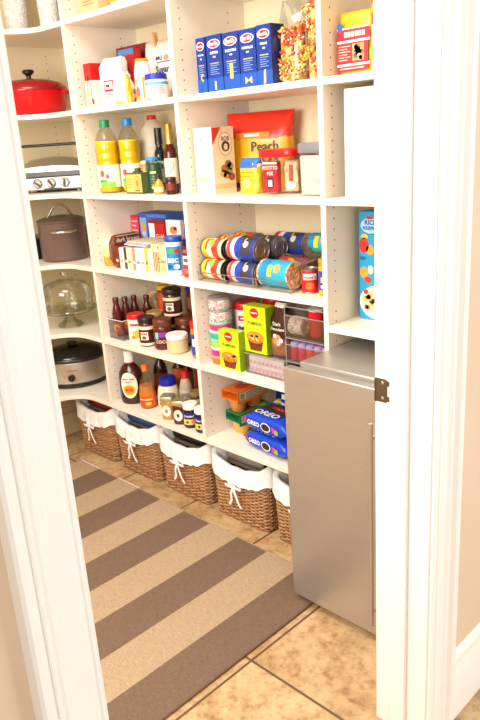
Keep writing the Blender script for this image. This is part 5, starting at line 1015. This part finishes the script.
# ================================================================ S3 / shelf F : snacks
ORG = mat('#e8781c', 0.4); PEA = frosted('peach_cup_plastic', '#eeb06a', 0.12, 0.25)
def fruit_pack(label, x, y, z, rz, sleeve, cup):
    root = thing('fruit_cup_pack', label, 'fruit cups', (x, y, z), rz, 'fruit cup packs on the bottom shelf')
    a, b = 0.044, 0.088; z0, z1 = 0.0565, 0.094
    for dy in (-0.044, 0.044):
        g = G(); g.lathe([(0, 0.0003), (0.024, 0.0003), (0.028, 0.006), (0.039, 0.05), (0.041, 0.053), (0.041, 0.056), (0, 0.056)], cup, 24, (0, dy, 0)); g.build('cup', root)
    g = G(); g.box((-a, -b, z1 - 0.003), (a, b, z1), sleeve); g.box((-a, -b, z0 - 0.004), (-a + 0.002, b, z1 - 0.003), sleeve); g.box((a - 0.002, -b, z0 - 0.012), (a, b, z1 - 0.003), sleeve)
    g.box((-a + 0.002, -b, z0 + 0.0), (a - 0.002, b, z0 + 0.004), sleeve)
    Rr = rightf(a); g.rect(-b + 0.01, b - 0.004, z0 + 0.002, z1 - 0.006, mat('#d3cfae'), Rr, 1); bars(g, up(Rr), -b + 0.045, b - 0.01, z1 - 0.014, 3, 0.009, mat('#7a7a52'), 0.004); g.rect(-b + 0.014, -b + 0.038, z0 + 0.006, z1 - 0.010, mat('#8a9a58'), up(Rr), 1)
    T = topf(z1); g.ell(0.0, -0.02, 0.026, 0.03, mat('#c8341c'), T); g.ell(-0.01, 0.03, 0.022, 0.025, mat('#cfe0e8'), up(T)); g.ell(0.018, 0.05, 0.018, 0.02, mat('#8ab04a'), up(T))
    g.build('sleeve', root)
fruit_pack('lower fruit cup pack with green sleeve on the bottom shelf', -1.862, 1.842, zF, -0.12, mat('#2a7a4a', 0.4), mat('#e8b04a', 0.25))
fruit_pack('upper fruit cup pack with orange sleeve stacked on the green one', -1.872, 1.835, zF + 0.0945, 0.0, ORG, mat('#d98a4a', 0.25))
OB = mat('#1746c8', 0.22)
def cookies(label, loc, rz, tiltx=0, wd=0.25, d=0.16, h=0.07):
    root = thing('cookie_pack', label, 'cookies', loc, rz, 'blue cookie packs')
    g = G(); rings = []
    for i in range(13):
        t = i/12; x = -wd/2 + wd*t; k = {0: .1, 1: .55, 2: .9, 10: .9, 11: .55, 12: .1}.get(i, 1)
        rings.append([(x + random.uniform(-.004, .004), d/2*math.copysign(abs(math.cos(a))**.4, math.cos(a))*(0.93 if i in (0, 12) else 1) + random.uniform(-.0015, .0015), h/2 + h/2*k*math.copysign(abs(math.sin(a))**.5, math.sin(a)) + random.uniform(-.0012, .0012)) for a in [2*PI*j/24 for j in range(24)]])
    g.loft(rings, OB); T = topf(h + 0.0018); T2 = up(T); F = front(-d/2 - 0.0022)
    g.pol([(-0.075, -0.015), (0.055, -0.03), (0.07, 0.03), (-0.06, 0.045)], mat('#3a2a26', 0.3), T); g.text('OREO', 0.045, W, T2, -0.015, -0.047, 0.03); g.ell(0.02, 0.008, 0.055, 0.026, mat('#5a3a30', 0.3), T2); g.rect(-0.04, 0.07, 0.002, 0.02, mat('#c8242c'), up(T2), 1); g.text('- - -', 0.03, W, up(up(T2)), 0.01, 0.01); g.pol([(-0.085, 0.05), (-0.02, 0.05), (-0.03, 0.068), (-0.085, 0.07)], W, T); g.ell(-0.055, 0.05, 0.014, 0.009, mat('#4ab04a'), T2)
    g.text('OREO', 0.024, W, F, -0.055, h*.5, 0.03); g.ell(0.01, h*.5, 0.026, 0.018, W, F); g.ell(0.01, h*.5, 0.022, 0.014, mat('#3a2420', 0.4), up(F)); g.pol([(0.045, h*.65), (0.075, h*.55), (0.06, h*.3), (0.045, h*.4)], mat('#e0408a'), F); g.ell(0.068, h*.42, 0.010, 0.010, mat('#8ac04a'), up(F)); g.ell(-0.1, h*.6, 0.008, 0.008, mat('#e8303a'), F)
    o = g.build('wrapper', root, sharp=70); o.rotation_euler.x = tiltx
    for s_ in (-1, 1):
        g = G(); g.box((s_*wd/2 - 0.006, -d/2*.9, h/2 - 0.002), (s_*wd/2 + 0.006, d/2*.9, h/2 + 0.002), mat('#1238a8', 0.3))
        o2 = g.build('end_seal', root); o2.rotation_euler.x = tiltx
    return root
cookies('blue cookie pack lying at the bottom of the front pair', (-1.636, 1.772, zF + 0.004), -0.10)
cookies('blue cookie pack lying on top of the front pair', (-1.636, 1.772, zF + 0.080), -0.07)
root = cookies('blue cookie pack leaning upright at the back of the snack shelf', (-1.70, 1.96, zF + 0.10), 0.25, PI/2*0.93, 0.19, 0.16, 0.05)
root.location = (-1.655, 1.955, zF + 0.087)
def art_cb(g, F): g.ell(0, 0.09, 0.03, 0.022, mat('#f0a62a'), F); g.rect(-0.03, 0.03, 0.03, 0.05, mat('#6aa0e0'), F, 5)
pouch('snack_bag', 'dark blue snack bag between fruit cups and leaning cookie pack', 'bag', (-1.785, 1.972, zF), 0.07, 0.05, 0.2, mat('#16307a', 0.25), art=art_cb, crumple=0.004)
pouch('snack_bag', 'orange and blue snack bag behind the leaning cookie pack', 'bag', (-1.47, 1.965, zF), 0.14, 0.07, 0.2, mat('#e8962a', 0.25), mf=lambda t, u: mat('#1f4fb8', 0.25) if t > .55 else mat('#e8962a', 0.25), crumple=0.004)

# ================================================================ S4
YB_ = mat('#eeb41c', 0.32)
def art_yel(g, F, R, T):
    g.rect(-0.055, 0.055, 0.09, 0.118, mat('#d8141c'), F, 1); g.rect(-0.055, 0.055, 0.084, 0.09, W, F, 1); g.rect(-0.055, 0.055, 0.118, 0.122, W, F, 1); [g.rect(-0.03 + 0.012*k, -0.021 + 0.012*k, 0.098, 0.111, mat('#fff2d8'), up(F), 1) for k in range(6)]
    g.rect(-0.055, 0.047, 0.03, 0.084, mat('#d8141c'), F, 1); g.rect(-0.004, 0.036, 0.036, 0.08, mat('#b58a52'), up(F), 1); [g.ell(random.uniform(0.004, 0.03), random.uniform(0.042, 0.075), 0.007, 0.007, mat(random.choice(['#e8c89a', '#6a5a4a', '#f2e4cc', '#8a6a3a'])), up(up(F)), 10) for k in range(14)]; bars(g, up(F), -0.05, -0.01, 0.074, 6, 0.007, mat('#f4b8a8'), 0.0025)
    g.rect(-0.055, 0.055, 0.024, 0.03, W, F, 1); g.rect(-0.055, 0.047, 0.01, 0.024, mat('#d8141c'), F, 1); bars(g, up(F), -0.045, 0.035, 0.016, 1, 0.01, mat('#f6d8c8'), 0.003); g.ell(-0.044, 0.125, 0.009, 0.012, mat('#2a5ab0'), up(up(F)))
    g.rect(0, 0.03, 0, 0.158, mat('#d89a14'), R, 1); g.rect(0, 0.03, 0.03, 0.04, RED, up(R), 1)
t = pouch('cereal_bag', 'yellow bag with red panels and food picture on upper shelf', 'bag', (-1.238, 1.745, zB), 0.114, 0.045, 0.162, YB_, art=None, crumple=0.001, flat=0.93, top=0.03)
g = G(); art_yel(g, front(-0.028), rightf(0.0575, -0.015), topf(0.16)); g.build('front_print', t)
def art_pe(g, F, R, T):
    g.rect(-0.05, 0.05, 0.12, 0.2, mat('#e0452a'), F, 1); g.ell(-0.03, 0.16, 0.02, 0.02, mat('#f0a03a'), up(F)); g.rect(-0.04, -0.028, 0.014, 0.04, W, F, 1); bars(g, up(F), -0.039, -0.03, 0.034, 3, 0.006, mat('#8a8aa8')); g.ell(-0.045, 0.05, 0.012, 0.02, mat('#7ab04a'), up(F)); bars(g, up(F), -0.04, 0.0, 0.108, 3, 0.008, mat('#a8704a'))
carton('cereal_box', 'peach coloured box with red top beside the door jamb', 'box', -1.130, 1.72, zB, 0.10, 0.06, 0.21, mat('#eecba4'), art_pe)
carton('storage_box', 'plain white tall box filling the shelf beside the door jamb', 'box', -1.145, 1.70, zC, 0.232, 0.25, 0.298, mat('#f5f2ee', 0.5), None)
CY = mat('#1f9fd0', 0.35)
def art_cer(g, F, R, T):
    g.ell(-0.056, 0.296, 0.039, 0.027, mat('#1a4f9c'), F, 24); g.ell(-0.056, 0.296, 0.036, 0.0245, mat('#9fd0ee'), up(F), 24); g.text('RICE', 0.020, mat('#14418c'), up(up(F)), -0.056, 0.305, 0.03); g.text('KRISPIES', 0.0145, mat('#14418c'), up(up(F)), -0.056, 0.288, 0.035); g.ell(-0.058, 0.320, 0.014, 0.005, mat('#c8141c'), up(up(F)))
    # plain fruit and a bowl of cereal
    for (x_, y_, rx, ry, c) in ((-0.08, 0.235, 0.018, 0.024, '#d8321c'), (-0.078, 0.262, 0.013, 0.008, '#f2c22a'), (-0.058, 0.222, 0.014, 0.016, '#e8a23a'), (-0.08, 0.15, 0.016, 0.018, '#f0a03a'), (-0.066, 0.128, 0.014, 0.010, '#e83a2a'), (-0.084, 0.195, 0.012, 0.006, '#1a5fa8'), (-0.056, 0.16, 0.010, 0.014, '#f6e2d0')): g.ell(x_, y_, rx, ry, mat(c), F, 18)
    g.ell(-0.031, 0.057, 0.066, 0.054, W, F, 28); g.ell(-0.031, 0.066, 0.058, 0.042, mat('#f2d9a8'), up(F), 28); [g.ell(-0.031 + random.uniform(-.045, .045), 0.066 + random.uniform(-.028, .026), 0.009, 0.008, mat(random.choice(['#e8b45a', '#f6e6c0', '#d8942a', '#e03a2a'])), up(up(F)), 10) for k in range(26)]
carton('cereal_box', 'bright blue cereal box with oval logo standing above the fridge', 'box', -1.180, 1.79, zD4, 0.196, 0.06, 0.338, CY, art_cer)
